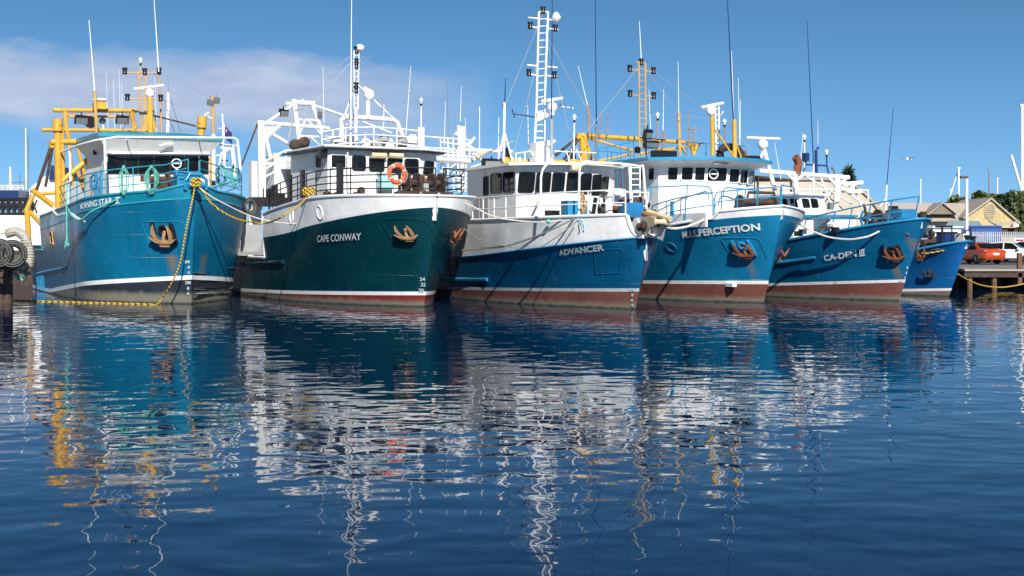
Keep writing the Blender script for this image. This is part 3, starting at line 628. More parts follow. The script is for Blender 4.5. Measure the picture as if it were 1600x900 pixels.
for (px, yb, yt) in ((166, 150, 112), (177, 164, 122), (186, 160, 108), (190, 168, 128), (242, 150, 120)):
    b1.antenna(px, yt, px + 3, 210, -13.5, 'white_clean', .02)

# ------------------------------------------------------------------ boat 2: dark green trawler with white bulwark
P2 = dict(up=0.4, th=29.282, B=3.347, Lw=8.822, Ld=3.214, ed=.656, rake=1.138, kf=1.407, ew=.903, z0=4.171, c1=.012, c2=-.008, e0=3.565, e1=-.167, e2=.007, t0=.443, t1=-.021)
b2 = Boat('fishing_boat', 'dark green trawler with a white bulwark, white gantry and black foredeck rails', (662.5, 479.5), P2, 19)
st2 = b2.q_at(409)
def sheer2(q): return b2.top(q) if q < st2 else 1.75
b2.sheer = sheer2
s2 = lambda q: max(.08, P2['t0'] + P2['t1'] * q)
b2.hull([lambda q: -.8, lambda q: 0.0, s2, lambda q: s2(q) + .14, lambda q: min(b2.edge(q), sheer2(q) - .06), sheer2],
        ['boot_red', 'boot_red', 'letter_white', 'hull_green', 'hull_white'], step=[st2], cap='white_paint')
b2.hull_text('CAPE CONWAY', (496.5, 378), (565, 374.3), (496.5, 367), (565, 363), 'letter_white', bold=.012)
for (x0, y0, txt, sz) in ((656.5, 438.5, '24', 8), (658, 447, '22', 7.5), (654.5, 456, '20', 8)): b2.hull_text(txt, (x0, y0), (x0 + sz, y0), (x0, y0 - 5.5), (x0 + sz, y0 - 5.5), m='letter_grey', name='draft_marks', bold=.03)
b2.anchor(634.5, 361, 1, .74, 'rust_pale', pm='hull_green', pocket=(.5, .45), back=None); b2.anchor(709, 364, -1, .72, 'rust', pm='hull_green', back=None)
a = b2.hit(366, 413.5); c = b2.hit(444, 409.5); g = MB(); g.tube([b2.pt3(a[0] + 2, a[1], 1), b2.pt3(*a, 1), b2.pt3((a[0] + c[0]) / 2, (a[1] + c[1]) / 2, 1), b2.pt3(*c, 1)], .09, 'hull_green', 6); g.build('rub_rail', b2.root)
g = MB()
for (px, py) in ((500, 332), (456, 338)):
    q, z = b2.hit(px, py); p, t, u, n = b2.frame(q, z, 1); g.tube([p + (t * .18 * math.cos(k) + u * .26 * math.sin(k)) + n * .015 for k in np.linspace(0, 6.283, 16)[:-1]], .03, 'white_paint', 6, closed=True); g.add([p + (t * .17 * math.cos(k) + u * .25 * math.sin(k)) + n * .012 for k in np.linspace(0, 6.283, 16)[:-1]], [tuple(range(15))], 'white_clean')
    g.build('freeing_port', b2.h); g = MB()
q, z = b2.hit(690, 316, 1); c = Vector((.75, .0, 4.0)); g = MB(); g.lathe(c, [(.16, -.35), (.1, -.15), (.1, .15), (.16, .35)], 'rust', 12, 'Y'); g.prism([c + Vector((-.4, -.4, -.25)), c + Vector((.25, -.4, .1)), c + Vector((-.3, -.4, .3))], (0, .06, 0), 'white_paint'); g.prism([c + Vector((-.4, .35, -.25)), c + Vector((.25, .35, .1)), c + Vector((-.3, .35, .3))], (0, .06, 0), 'white_paint'); g.build('bow_roller', b2.root)
X = -4.9; yl = b2.L(512, 255, x=X).y; ym = b2.L(655, 262, x=X).y; ye = b2.L(682, 266, x=X - .7).y
pl2 = [(X - 4.4, yl), (X, yl), (X, ym), (X - .7, ye), (X - 4.4, ye)]
zt = b2.L(580, 236, x=X).z
h2 = b2.house(pl2, 2.9, zt, 'white_paint')
b2.roof(pl2, .30, zt + .002, .08, 'black_paint', parent=h2, crown=.05)
g = MB(); g.tube([Vector((x, y, zt + .13)) for x, y in ((X - 4.2, yl - .25), (X + .3, yl - .25), (X + .34, ym + .1), (X - .5, ye + .3), (X - 4.2, ye + .3))], .05, 'white_paint', 6); g.build('roof_edge', h2)
for (x0, x1, yt, yb, m_) in ((517.5, 539.5, 242, 261.5, 0), (551, 570, 244, 265, 0), (577.6, 599, 245.5, 266.5, 0), (606, 626.5, 247.6, 269.5, 0), (633, 652.5, 249, 271, 0)):
    b2.window(h2, pl2, ((x0, yb), (x1, yb + .6), (x1, yt + .6), (x0, yt)), 'white_clean' if x0 < 520 else 'black_paint', seg=1, cut=.04 if x0 < 520 else .16, fr=.05)
b2.window(h2, pl2, ((661, 272), (675, 273), (677, 253.5), (664, 252)), 'black_paint', seg=2, cut=.16)
b2.window(h2, pl2, ((494, 262), (506, 262.5), (506, 243), (494, 242)), 'white_clean', seg=0, cut=.05)
for (x0, x1) in ((580, 603), (607, 629)):
    a, c = b2.L(x0, 242.5, x=X + .12), b2.L(x1, 243.5, x=X + .12); g = MB(); g.bar(a, c, .14, 'cream', 10); g.build('sun_blind', h2)
b2.pbars('window_mullion', [(543, 238, 544.5, 306, .045)], 'white_paint', x=X + .3)
c = b2.L(504, 240, y=yl - .2); g = MB(); g.box(c, (.35, .3, .35), 'black_plastic'); g.build('side_lamp', h2)
A = b2.along(412, 727, 1, 34, inset=.2) ; A = [p for p in b2.along(412, 676, 1, 30, inset=.2)]; B_ = b2.along(700, 734, -1, 8, inset=.2)
b2.railing([A + B_[::1] if False else A, B_], 'black_paint', (1.05, .78, .52, .28), .03, 3)
for px in (524, 446, 466):
    p = b2.along(px - 3, px + 3, 1, 3, inset=.2); 
    if p: g = MB(); g.box(p[1] + Vector((0, 0, .62)), (.34 if px == 524 else .2, .16, 1.25), 'black_paint'); g.build('rail_board', b2.root)
g = MB(); c = b2.L(662, 291, x=-2.6)     # windlass
for dy in (-.75, -.3, .35, .75): g.lathe(c + Vector((0, dy, .12)), [(.42, -.05), (.42, .05)], 'rust_dark', 14, 'Y')
g.lathe(c + Vector((0, 0, .12)), [(.13, -1.0), (.13, 1.0)], 'rust_dark', 12, 'Y'); g.lathe(c + Vector((0, -.05, .12)), [(.3, -.04), (.3, .04)], 'rust', 14, 'Y'); g.box(c + Vector((0, 0, -.4)), (.9, 2.2, .35), 'rust_dark'); g.box(c + Vector((.2, -.05, -.1)), (.3, .22, .4), 'grey_paint'); g.bar(c + Vector((0, .9, -.3)), c + Vector((0, 1.0, .75)), .05, 'rust_dark'); g.bar(c + Vector((.1, -1.1, -.3)), c + Vector((.1, -1.1, .8)), .06, 'black_paint'); g.build('windlass', b2.root)
g = MB(); c = b2.L(586, 303, x=-2.2)
rng = random.Random(4)
for k in range(16): a = c + Vector((rng.uniform(-.5, .5), rng.uniform(-1.9, 2.0), rng.uniform(-.25, .1))); g.lathe(a, [(.14, -.12), (.18, 0), (.1, .14)], 'rust_dark', 7, 'XYZ'[rng.randrange(3)])
g.bar(c + Vector((0, -1.9, -.2)), c + Vector((0, 2.0, -.2)), .13, 'black_paint'); g.build('anchor_chain', b2.root)
g = MB(); c = b2.L(603, 284, x=X + .5); g.box(c, (.4, .6, .6), 'pale_teal'); g.box(c + Vector((0, 0, .32)), (.46, .66, .05), 'grey_paint'); g.build('deck_locker', b2.root)
m2 = b2.ladder_mast((553.3, 79, 553.6, 170), (560.5, 77, 559.3, 170), -6.4, 12, 'white_rusty', .06, .025, lamps=((557, 78), (556.5, 97), (556.5, 102), (556.2, 134), (556.2, 140)), base=((556, 168, 556, 222, .11), (553, 170, 560, 170, .06)))
g = MB(); g.ball(b2.L(562.3, 75, x=-6.4), .2, 'lamp_white', 10, .8); g.build('satellite_dome', m2)
b2.antenna(549.5, -14, 548, 172, -6.2, 'white_clean', .045, (547.5, 212), 'white_clean', .05)
b2.radar((577, 149.5), (568, 137, 582.5, 144), (575, 153, 575, 186), -6.8, 'white_paint', .29, .11, extra=((585, 160, 620, 188, .0),) if False else ())
arch = [b2.L(*p, x=-6.9) for p in ((533.5, 222), (533.2, 196), (534, 187), (538, 182.5), (580, 184.5), (614, 187), (620, 191), (625, 203), (634, 229))]
g = MB(); g.tube(arch, .11, 'white_paint', 10); g.build('mast_arch', b2.root)
b2.pbars('mast_stay', [(560.7, 134, 617, 187, .05), (553, 138, 539, 180, .05), (567, 190, 612, 208, .05), (540, 195, 560, 190, .03)], 'white_paint', x=-6.8)
A = [b2.L(*p, x=-6.0) for p in ((503, 206), (540, 200), (584, 198.5), (620, 201), (658, 205))]
rr = MB()
for p in A: rr.bar(p, p - Vector((0, 0, .95)), .03, 'white_paint', 6)
for dz in (0, -.32, -.64, -.95): rr.tube([p + Vector((0, 0, dz)) for p in A], .035, 'white_paint', 6)
rr.build('roof_railing', b2.root)
A = [b2.L(*p, x=-9.5) for p in ((640, 211), (660, 213), (700, 216), (734, 219), (735, 232))]; rr = MB()
for p in A[:4]: rr.bar(p, p - Vector((0, 0, 1.0)), .035, 'white_paint', 6)
for dz in (0, -.5): rr.tube([p + Vector((0, 0, dz)) for p in A[:4]], .04, 'white_paint', 6)
rr.bar(A[0] - Vector((0, 0, 1.0)), A[3] - Vector((0, 0, 1.0)), .12, 'white_paint'); rr.bar(A[0] - Vector((0, 0, .8)) , A[3] + Vector((0, .6, -.8)), .05, 'white_paint'); rr.build('boat_deck_railing', b2.root)
g = MB()
rng = random.Random(9)
for k in range(16):
    px, py = rng.uniform(510, 655), rng.uniform(213, 231); c = b2.L(px, py + (px - 510) * .05, x=rng.uniform(-8, -6)); 
    g = MB()
    g.box(c, (rng.uniform(.2, .5), rng.uniform(.2, .7), rng.uniform(.15, .5)), 'white_paint'); g.bar(c, c - Vector((0, 0, .5)), .06, 'white_paint')
    g.build('roof_gear', b2.root)
for (px, py) in ((590, 226), (600, 219), (572, 225), (629, 222)):
    g = MB(); g.lathe(b2.L(px, py, x=-6.5), [(.22, -.15), (.26, 0), (.1, .18)], 'grey_paint' if px != 572 else 'white_rusty', 10, 'X'); g.build('roof_vent', b2.root)
b2.lamp_pole(658, 161, 228, -8.5, 'white_rusty')
g = MB(); a = b2.L(656.5, 206, x=-8.5); g.box(a - Vector((0, 0, .3)), (.25, .3, 1.0), 'white_paint'); g.build('mast_foot', b2.root)
for (px, py, qx, qy, mm, rr_) in ((642, 103, 634, 212, 'white_clean', .03), (504.5, 103, 506.5, 200, 'white_clean', .025), (600, 162, 599, 200, 'white_clean', .045)): b2.antenna(px, py, qx, qy, -9, mm, rr_)
# stern superstructure right of the house
b2.pbars('exhaust_funnel', [(720, 198, 721, 244, .26), (712, 208, 718, 212, .18), (716, 196, 719, 214, .1, 'white_clean')], 'white_clean', x=-13, n=12)
for (px, py, qx, qy, mm) in ((699, 122, 700.5, 230, 'grey_metal'), (721, 135, 719, 190, 'white_clean'), (727, 184, 728, 220, 'white_clean'), (696, 160, 694, 230, 'white_clean'), (749, 166, 749.5, 235, 'white_clean')): b2.antenna(px, py, qx, qy, -13.2, mm, .03)
b2.pbars('stern_boom', [(690, 233, 800, 237, .13), (700, 246, 762, 238, .07), (728, 226, 752, 240, .12), (742, 240, 755, 252, .1), (738, 251, 752, 244, .12, 'cream'), (735, 262, 770, 250, .06)], 'white_paint', x=-13.5)
b2.pbars('stern_frame', [(722, 236, 722, 300, .12), (715, 240, 717, 300, .07), (728, 244, 727, 300, .07), (690, 252, 733, 256, .1), (690, 262, 733, 266, .05), (690, 275, 733, 280, .05), (700, 240, 700, 300, .05), (694, 270, 712, 256, .05), (684, 246, 735, 250, .06), (705, 290, 735, 292, .05), (730, 230, 742, 215, .1)], 'white_paint', x=-12.5)
# white gantry aft
XG = -12.2
b2.pbars('gantry', [(408, 192, 409.5, 322, .20), (402, 191, 514, 200.5, .12), (411, 193, 431, 284, .11), (460, 160, 469.5, 233, .15), (487.5, 162, 503, 206, .13), (455, 160, 491, 162, .15), (458, 164, 417, 191, .09), (489, 164, 538, 181, .08), (465.5, 186.5, 494, 188, .07), (468, 213, 498, 214, .07), (477, 188, 468, 210, .06), (481, 188, 502, 210, .06), (482, 215, 473, 232, .06), (486, 215, 498, 226, .06), (427, 210, 462, 231, .10), (437, 196, 416, 216, .10), (469, 233, 470, 300, .12), (460, 160, 460, 155, .14), (473, 158, 473, 155, .08), (446, 162, 460, 162, .1)], 'white_paint', x=XG)
g = MB(); g.prism([b2.L(*p, x=XG - .03) for p in ((415, 198), (439, 198), (417, 218))], (.06, 0, 0), 'white_paint'); g.build('gusset_plate', b2.root)
b2.pbars('gantry_ladder', [(459, 180, 450, 222, .04), (479, 169, 475, 182, .04), (461, 170, 478, 171, .03), (466, 179, 476, 180, .03), (455, 203, 462, 204, .03), (452, 213, 460, 214, .03)], 'grey_paint', x=XG + .2)
b2.flood(443, 176, XG, None, (.3, .5, .4)); b2.flood(498, 180, XG, None, (.3, .3, .4), 'grey_metal')
for (px, py) in ((461, 226), (475, 222)): g = MB(); g.lathe(b2.L(px, py, x=XG + .3), [(.24, -.15), (.26, .1), (.15, .2)], 'rust_dark', 12, 'X'); g.build('net_drum', b2.root)
rr = MB(); A = [b2.L(*p, x=-10.5) for p in ((414, 252), (430, 243), (447, 235), (470, 236), (496, 238))]
for dz in (0, -.35, -.7): rr.tube([p + Vector((0, 0, dz)) for p in A], .045, 'white_paint', 6)
for p in A: rr.bar(p, p - Vector((0, 0, 2.0)), .045, 'white_paint', 6)
rr.bar(b2.L(413, 256, x=-10.5), b2.L(496, 258, x=-10.5), .07); rr.build('boat_deck_railing', b2.root)
g = MB(); c = b2.L(444, 276, x=-11); g.box(c, (1.2, 1.3, 1.5), 'white_paint'); g.box(b2.L(458, 290, x=-10.8), (.8, 1.0, 2.2), 'white_paint'); g.build('aft_casing', b2.root)
g = MB(); g.box(b2.L(399, 290, x=-12.8), (.5, .5, 2.2), 'white_paint'); g.box(b2.L(431, 272, x=-12), (.15, .3, 1.9), 'cream'); g.build('stern_locker', b2.root)
g = MB()
for (px, py) in ((432, 299), (446, 302), (455, 296), (420, 305), (440, 312), (466, 303)): 
    c = b2.L(px, py, x=-10.6); g.box(c, (.35, .4, .55), 'black_paint', rz=px); g.bar(c, c + Vector((0, .3, .6)), .05, 'rust_dark')
g.box(b2.L(444, 316, x=-10.7), (.8, 3.0, .4), 'black_paint'); g.build('trawl_winch', b2.root)
g = MB(); c = b2.hit(388, 360); 
for (px, py, x_, d_, m_, n_) in ((398, 350, -11.5, (.1, .55, 2.3), 'white_paint', 'waist_bulwark'), (376, 372, -14, (.3, .5, .9), 'white_paint', 'stern_locker'), (379, 345, -14.5, (.2, .3, 1.6), 'black_paint', 'stern_locker'), (392, 372, -11.2, (.12, .9, 1.2), 'grey_paint', 'waist_bulwark')):
    g = MB(); g.box(b2.L(px, py, x=x_), d_, m_); g.build(n_, b2.root)
b2.pbars('warp', [(403, 192, 376, 262, .05)], 'rust_dark', x=-12.2)

# ------------------------------------------------------------------ boat 3: blue boat with long white bulwark
P3 = dict(up=0.35, th=25.519, B=3.053, Lw=9.034, Ld=4.194, ed=.636, rake=1.124, kf=1.464, ew=.99, z0=3.406, c1=-.026, c2=.002, e0=2.527, e1=-.115, e2=.004, t0=.644, t1=-.024)
b3 = Boat('fishing_boat', 'blue boat with a tall white bulwark and tall white ladder mast', (993, 483), P3, 19)
st3 = b3.q_at(979)
def sheer3(q): return b3.edge(q) + .06 + (b3.top(q) - b3.edge(q) - .06) * min(1, max(0, (q - st3 + .12) / .12))
b3.sheer = sheer3
s3 = lambda q: max(.08, P3['t0'] + P3['t1'] * q)
b3.hull([lambda q: -.8, lambda q: 0.0, s3, lambda q: s3(q) + .12, lambda q: b3.edge(q), sheer3], ['boot_brown', 'boot_brown', 'letter_grey', 'hull_advancer', 'hull_white_side'], cap='white_paint')
g = MB(); g.tube([b3.pt3(q, b3.edge(q), 1) + Vector((0, -.02, 0)) for q in np.linspace(16, -.7, 50)], .03, 'blue_rail', 6); g.build('rub_rail', b3.root)
b3.hull_text('ADVANCER', (875, 399), (945, 391), (873, 390), (943, 380.5), 'letter_grey', bold=.03)
for (x0, y0, txt, sz) in ((984, 455, '2M', 7), (987, 463, '8', 3.5), (986.5, 471, '6', 3.5), (987, 479, '4', 3.5)): b3.hull_text(txt, (x0, y0), (x0 + sz, y0), (x0, y0 - 5), (x0 + sz, y0 - 5), m='letter_grey', name='draft_marks', bold=.03)
pts = []
for (px, py) in ((928, 392), (931, 428), (967, 426), (973, 394), (970, 389), (935, 390)): q, z = b3.hit(px, py); p, t, u, n = b3.frame(q, z, 1); pts.append(p + n * .01)
g = MB(); g.tube(pts, .022, 'hull_advancer', 6, closed=True); g.build('anchor_pocket', b3.h)
a = b3.hit(690, 436.5); c = b3.hit(762, 436.5); g = MB(); g.tube([b3.pt3(*a, 1), b3.pt3((a[0] + c[0]) / 2, (a[1] + c[1]) / 2, 1), b3.pt3(*c, 1)], .08, 'blue_rail', 6); g.build('rub_rail', b3.root)
YS = -2.25; xa = b3.L(806, 300, y=YS).x
arc = [(xa + 1.25 * (1 - (y / 2.25) ** 2), y) for y in (-2.25, -1.55, -.75, .1, .9, 1.6, 2.25)]
pl3 = [(xa - 4.8, YS)] + arc + [(xa - 4.8, 2.25)]
zt = b3.L(806, 259, y=YS).z
h3 = b3.house(pl3, 2.3, zt, 'white_paint')
b3.roof(pl3, .38, zt + .002, .11, 'white_paint', parent=h3, crown=.04)
for (x0, x1, yt, yb, sk) in ((756.3, 763.3, 277, 305, 0), (767.7, 784, 272, 302, 0), (787, 809 - 5, 270, 301, 1)): b3.window(h3, pl3, ((x0, yb), (x1, yb - .8), (x1, yt - 1), (x0, yt)), 'black_paint', seg=0, mull=1 if x0 > 786 else 0, fr=.035)
for (x0, x1, yt, yb) in ((811, 835, 270, 300), (838, 860, 270, 300), (863, 882, 270.5, 300), (885.5, 904, 271, 300), (907, 922.5, 272, 302), (925, 938, 274, 304), (939.5, 949, 277, 306)):
    b3.window(h3, pl3, ((x0 - 1.2, yb), (x1 - 1.5, yb), (x1 + 1.5, yt), (x0 + 1.5, yt)), 'black_paint', fr=.035)
for (x0, x1) in ((733, 749), (751, 763)):
    a = b3.L(x0, 342, y=YS - .02); c = b3.L(x1, 310, y=YS - .02); g = MB(); g.box((a + c) / 2, (abs(a.x - c.x), .03, abs(a.z - c.z)), 'grey_paint'); g.build('door', h3)
b3.flood(768, 254, xa - 2.5, None, (.35, 1.0, .36))
g = MB(); c = b3.L(899, 263, x=xa + 1.5); g.lathe(c, [(.12, -.2), (.16, 0), (.12, .2)], 'cream', 10, 'Y'); g.build('roof_lamp', h3)
A = b3.along(729, 974, 1, 26)
b3.railing([A], 'white_paint', (.92, .46), .028, 3)
B_ = b3.along(1000, 1036, -1, 4)
for pts in ([(845, 340), (845, 290), (846, 273), (850, 262), (862, 250), (864, 243)], [(904.6, 337), (905, 290), (906, 262), (910, 255), (921, 253), (975, 259), (983, 264), (985.5, 318)], [(905, 262), (915, 256), (960, 255), (1000, 260), (1005, 264), (1008.6, 335)]):
    g = MB(); g.tube(smooth_path([b3.L(*p, x=-1.6 - .35 * (p[0] < 870) - (.6 if p[1] < 256 and p[0] < 930 else 0)) for p in pts], 4), .045, 'white_paint', 8); g.build('awning_frame', b3.root)
b3.pbars('foredeck_rail', [(946, 299, 1013, 301, .035), (946, 320, 1010, 322, .03), (1006, 262, 1012, 335, .03), (988, 300, 988, 338, .03), (1013, 301, 1012, 318, .03)], 'white_paint', x=-1.2)
g = MB(); c = b3.L(897, 328, x=-2.6); g.box(c, (.6, .85, .6), 'blue_roof'); g.box(c + Vector((0, 0, .32)), (.64, .9, .05), 'blue_rail'); g.build('deck_locker', b3.root)
g = MB(); c = b3.L(986, 328, x=-1.2); g.box(c, (.5, .8, .55), 'blue_box'); g.build('deck_locker', b3.root)
g = MB(); c = b3.L(958, 318, x=-1.6); g.tube([c + Vector((0, -.18, -.9)), c + Vector((0, -.18, .2)), c + Vector((0, -.05, .42)), c + Vector((0, .3, .42)), c + Vector((0, .42, .3))], .16, 'white_clean', 12); g.build('deck_vent', b3.root)
g = MB(); c = b3.L(958, 328, x=-2.2); rng = random.Random(3)
for k in range(22): a = c + Vector((rng.uniform(-.3, .5), rng.uniform(-.7, 1.3), rng.uniform(-.4, .5))); g.lathe(a, [(.10, -.1), (.15, 0), (.08, .12)], ('rust', 'rust_dark', 'black_paint')[k % 3], 7, 'XYZ'[rng.randrange(3)])
g.lathe(c, [(.35, -.5), (.35, -.42), (.15, -.4), (.15, .4), (.35, .42), (.35, .5)], 'rust_dark', 12, 'Y'); g.bar(c + Vector((.3, .4, 0)), c + Vector((1.6, .9, -.1)), .09, 'rust_dark'); g.build('windlass', b3.root)
for px in (867, 872): pass
g = MB(); c = b3.L(864, 336, x=-2.7); g.box(c, (.3, .55, .35), 'black_paint'); g.build('mooring_bollard', b3.root)
g = MB(); c = b3.L(928, 327, x=-2.0)
g.box(c, (.1, .12, .9), 'black_paint', ry=.3); g.box(c + Vector((0, .35, 0)), (.1, .12, .9), 'white_paint', ry=-.3); g.build('chain_stopper', b3.root)
# stem head roller
g = MB(); c = b3.L(1022, 356, y=0); V_ = lambda x, y, z: Vector((x * .68, y * .75, z * .68))
for y in (-.42, .42):
    g.prism([c + V_(x, y, z) for x, z in ((-1.1, -.5), (-.2, -.45), (.1, -.1), (.75, .2), (.8, .5), (.2, .62), (-.5, .55), (-1.1, .3))], (0, .07, 0), 'cream' if y < 0 else 'white_rusty')
g.lathe(c + V_(.55, 0, .3), [(.17, -.31), (.10, -.1), (.10, .1), (.17, .31)], 'cream', 12, 'Y'); g.lathe(c + V_(-.35, 0, .25), [(.14, -.31), (.08, 0), (.14, .31)], 'rust_dark', 12, 'Y')
g.bar(c + V_(-.9, -.1, .75), c + V_(.45, -.25, .55), .1, 'rust_pale'); g.bar(c + V_(-.9, .15, .85), c + V_(.9, .4, .45), .11, 'cream')
g.lathe(c + V_(-.1, -.52, .1), [(.16, -.06), (.2, .02), (.08, .1)], 'rust_dark', 10, 'Y'); g.lathe(c + V_(-.55, -.52, .05), [(.13, -.06), (.16, .02), (.08, .1)], 'rust_dark', 10, 'Y')
g.build('bow_roller', b3.root)
g = MB(); g.prism([c + V_(-1.1, -.5, -.55), c + V_(-.2, -.5, -.55), c + V_(-.75, -.5, .45), c + V_(-1.2, -.5, .5)], (0, .05, 0), 'white_clean'); g.build('bow_bracket', b3.root)
xm = xa - 3.0
m3 = b3.ladder_mast((842, 18.5, 838, 175), (856.3, 18.5, 850.5, 173), xm, 15, 'white_clean', .07, .03, arms=((825.5, 27.5, 842, 29), (856, 30.5, 872, 32), (825.5, 41.5, 842, 43.5), (856, 44.5, 872, 46.5), (823.5, 101.5, 839, 103), (853, 104, 870.5, 105.5), (823.5, 115.5, 839, 117.5), (853, 118, 869.5, 120), (842, 18.5, 856.3, 18.5)), lamps=((828.5, 40), (867.5, 44), (826.5, 113.5), (866, 117), (848.3, 16)), base=((838, 172, 835.5, 224, .07), (850.7, 172, 850.3, 222, .07), (836, 215, 850, 216, .05), (837, 185, 851, 185, .03), (836.5, 195, 851, 195, .03), (836, 205, 851, 205, .03)))
g = MB(); g.lathe(b3.L(869, 29.5, x=xm), [(.12, -.1), (.2, .0), (.2, .1), (.1, .25), (.02, .3)], 'lamp_white', 10); g.build('mast_lamp', m3)
g = MB(); g.prism([b3.L(*p, x=xm + .1) for p in ((838, 175), (864, 178), (839, 190))], (.08, 0, 0), 'white_clean'); g.build('radar_bracket', m3); g = MB(); g.prism([b3.L(*p, x=xm + .3) for p in ((838.5, 222), (853, 220), (866, 252), (837, 252))], (-.6, 0, 0), 'white_clean'); g.prism([b3.L(*p, x=xm + .4) for p in ((850, 220), (868, 218), (868, 221), (860, 228), (852, 226))], (-.6, 0, 0), 'white_clean'); g.build('mast_base', m3)
b3.radar((863, 167), (845.5, 158.5, 878.5, 153.5), (863, 168, 862.5, 180), xm + .35, 'white_clean', .28, .12)
b3.antenna(863, -12, 861.7, 186, xm + 1.3, 'dark_blue', .05, (861.7, 246), 'grey_paint', .09)
b3.antenna(930, -12, 931.8, 194, xm - .5, 'dark_blue', .05, (931, 252), 'grey_metal', .07)
b3.antenna(790, 122, 788.6, 162, xm, 'dark_blue', .05)
b3.pbars('antenna_tripod', [(788.3, 160, 787, 252, .07), (788, 205, 778, 250, .05), (789, 208, 800.5, 252, .05), (784, 164, 793, 164, .03, 'rust'), (786, 168, 791, 160, .03, 'rust')], 'white_paint', x=xm)
b3.pbars('aerial', [(869, 165, 896, 169, .035, 'white_clean'), (875, 165, 877, 165.6, .05, 'dark_blue'), (883, 166.5, 885, 166.8, .05, 'dark_blue'), (891, 168, 893, 168.3, .05, 'dark_blue')], 'grey_paint', x=xm)
b3.pbars('aerial', [(803, 178, 836, 183, .03, 'dark_blue'), (800, 170, 804, 184, .03, 'dark_blue'), (812, 177, 812, 184, .02)], 'grey_paint', x=xm)
for (px, py, qx, qy) in ((824.5, 164, 826, 238), (779.5, 183, 778.5, 240), (749.5, 167, 749, 240)): b3.antenna(px, py, qx, qy, xm - 2, 'white_clean', .035)
b3.lamp_pole(897.5, 187, 250, xm + .6, 'white_paint', 896.5)
b3.pbars('roof_boom', [(778, 251.5, 990, 256, .14)], 'yellow_paint', x=xm - .8)
for (px, py) in ((793, 246), (895, 249)):
    g = MB(); c = b3.L(px, py, x=xm - .4); g.lathe(c, [(.3, -.6), (.28, -.1), (.18, 0)], 'yellow_paint', 12); g.tube([c, c + Vector((0, -.05, .2)), c + Vector((0, -.15, .32))], .17, 'black_plastic', 10); g.build('exhaust_pipe', b3.root)
b3.pbars('roof_railing', [(805, 240, 830, 236, .03), (830, 236, 836, 252, .03), (866, 236, 931, 239, .035), (885, 236, 890, 252, .03), (900, 232, 909, 252, .03), (893, 232, 888, 252, .03), (806, 240, 806, 252, .04), (820, 238, 820, 252, .04), (812, 246, 812, 254, .09), (800, 246, 800, 254, .07)], 'white_paint', x=xm)
b3.pbars('derrick_boom', [(753, 242, 802, 221, .05, 'grey_paint'), (757, 238, 745, 247, .12, 'cream')], 'grey_paint', x=xm - 3)

# ------------------------------------------------------------------ boat 4: sunlit blue boat with white round-fronted wheelhouse
P4 = dict(up=0.5, th=26.065, B=3.155, Lw=7.514, Ld=2.769, ed=.944, rake=1.183, kf=1.299, ew=1.081, z0=3.663, c1=-.148, c2=.003, e0=3.376, e1=-.13, e2=-.007, t0=.758, t1=-.018)
b4 = Boat('fishing_boat', 'blue boat with a white curved wheelhouse under a bright blue roof edge', (1194, 473.5), P4, 19)
st4 = b4.q_at(1112)
def sheer4(q): return max(b4.top(q), b4.edge(q) + .06) if q < st4 else max(1.5, b4.edge(min(q, 8)) + .04)
b4.sheer = sheer4
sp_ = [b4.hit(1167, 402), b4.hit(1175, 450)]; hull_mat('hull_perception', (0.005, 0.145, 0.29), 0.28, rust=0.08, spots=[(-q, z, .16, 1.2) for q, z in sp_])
s4 = lambda q: max(.08, P4['t0'] + P4['t1'] * q)
b4.hull([lambda q: -.8, lambda q: 0.0, s4, lambda q: s4(q) + .14, lambda q: b4.edge(min(q, 8)), sheer4], ['boot_brown', 'boot_brown', 'letter_white', 'hull_perception', 'hull_white'], step=[st4], cap='white_paint', drop=.5)
b4.hull_text('M.I.S.PERCEPTION', (1067, 372), (1188, 359.5), (1066, 361), (1187, 348), 'letter_white', bold=.03)
b4.anchor(1163, 388, 1, .78, 'orange' if False else 'rust', pm='hull_perception', back='blue_rail', pocket=(.5, .42)); b4.anchor(1226, 397, -1, .7, 'rust', pm='hull_perception', back=None)
q, z = b4.hit(1049, 386); p, t, u, n = b4.frame(q, z, 1); g = MB(); g.tube([p + (t * math.cos(k) + u * math.sin(k)) * .22 + n * .01 for k in np.linspace(0, 6.283, 16)[:-1]], .02, 'hull_perception', 6, closed=True); g.build('freeing_port', b4.h)
q, z = b4.hit(1143, 444); p, t, u, n = b4.frame(q, z, 1); g = MB(); g.box(p + n * .08, (.5, .2, .14), 'letter_white'); g.build('hull_anode', b4.h)
YS = -2.45; xa4 = b4.L(1029, 300, y=YS).x
arc = [(xa4 + 1.15 * (1 - (y / 2.45) ** 2), y) for y in (-2.45, -1.65, -.75, .2, 1.15, 1.9, 2.45)]
pl4 = [(xa4 - 4.5, YS)] + arc + [(xa4 - 4.5, 2.45)]
zt = b4.L(1029, 262, y=YS).z
h4 = b4.house(pl4, 1.9, zt, 'white_clean')
b4.roof(pl4, .75, b4.L(1029, 252, y=YS).z, .13, 'blue_roof', 'white_clean', zt - .01, parent=h4, crown=.06)
for (x0, x1, yt, yb) in ((1044, 1059, 259.5, 281), (1065, 1082.5, 260, 281), (1086, 1101, 261, 281.5), (1105, 1135, 262, 283), (1139, 1154, 264, 284.5), (1155.8, 1167, 265.5, 286), (1168, 1177, 267, 288)):
    b4.window(h4, pl4, ((x0 - .8, yb), (x1 - .8, yb + .3), (x1 + .8, yt + .3), (x0 + .8, yt)), 'white_clean', fr=.04)
for (x0, x1, yt, yb) in ((1014, 1022.5, 262, 281), (1000.5, 1006.5, 263.5, 282)): b4.window(h4, pl4, ((x0, yb), (x1, yb - .5), (x1 + .8, yt - .5), (x0 + .5, yt)), 'white_clean', seg=0)
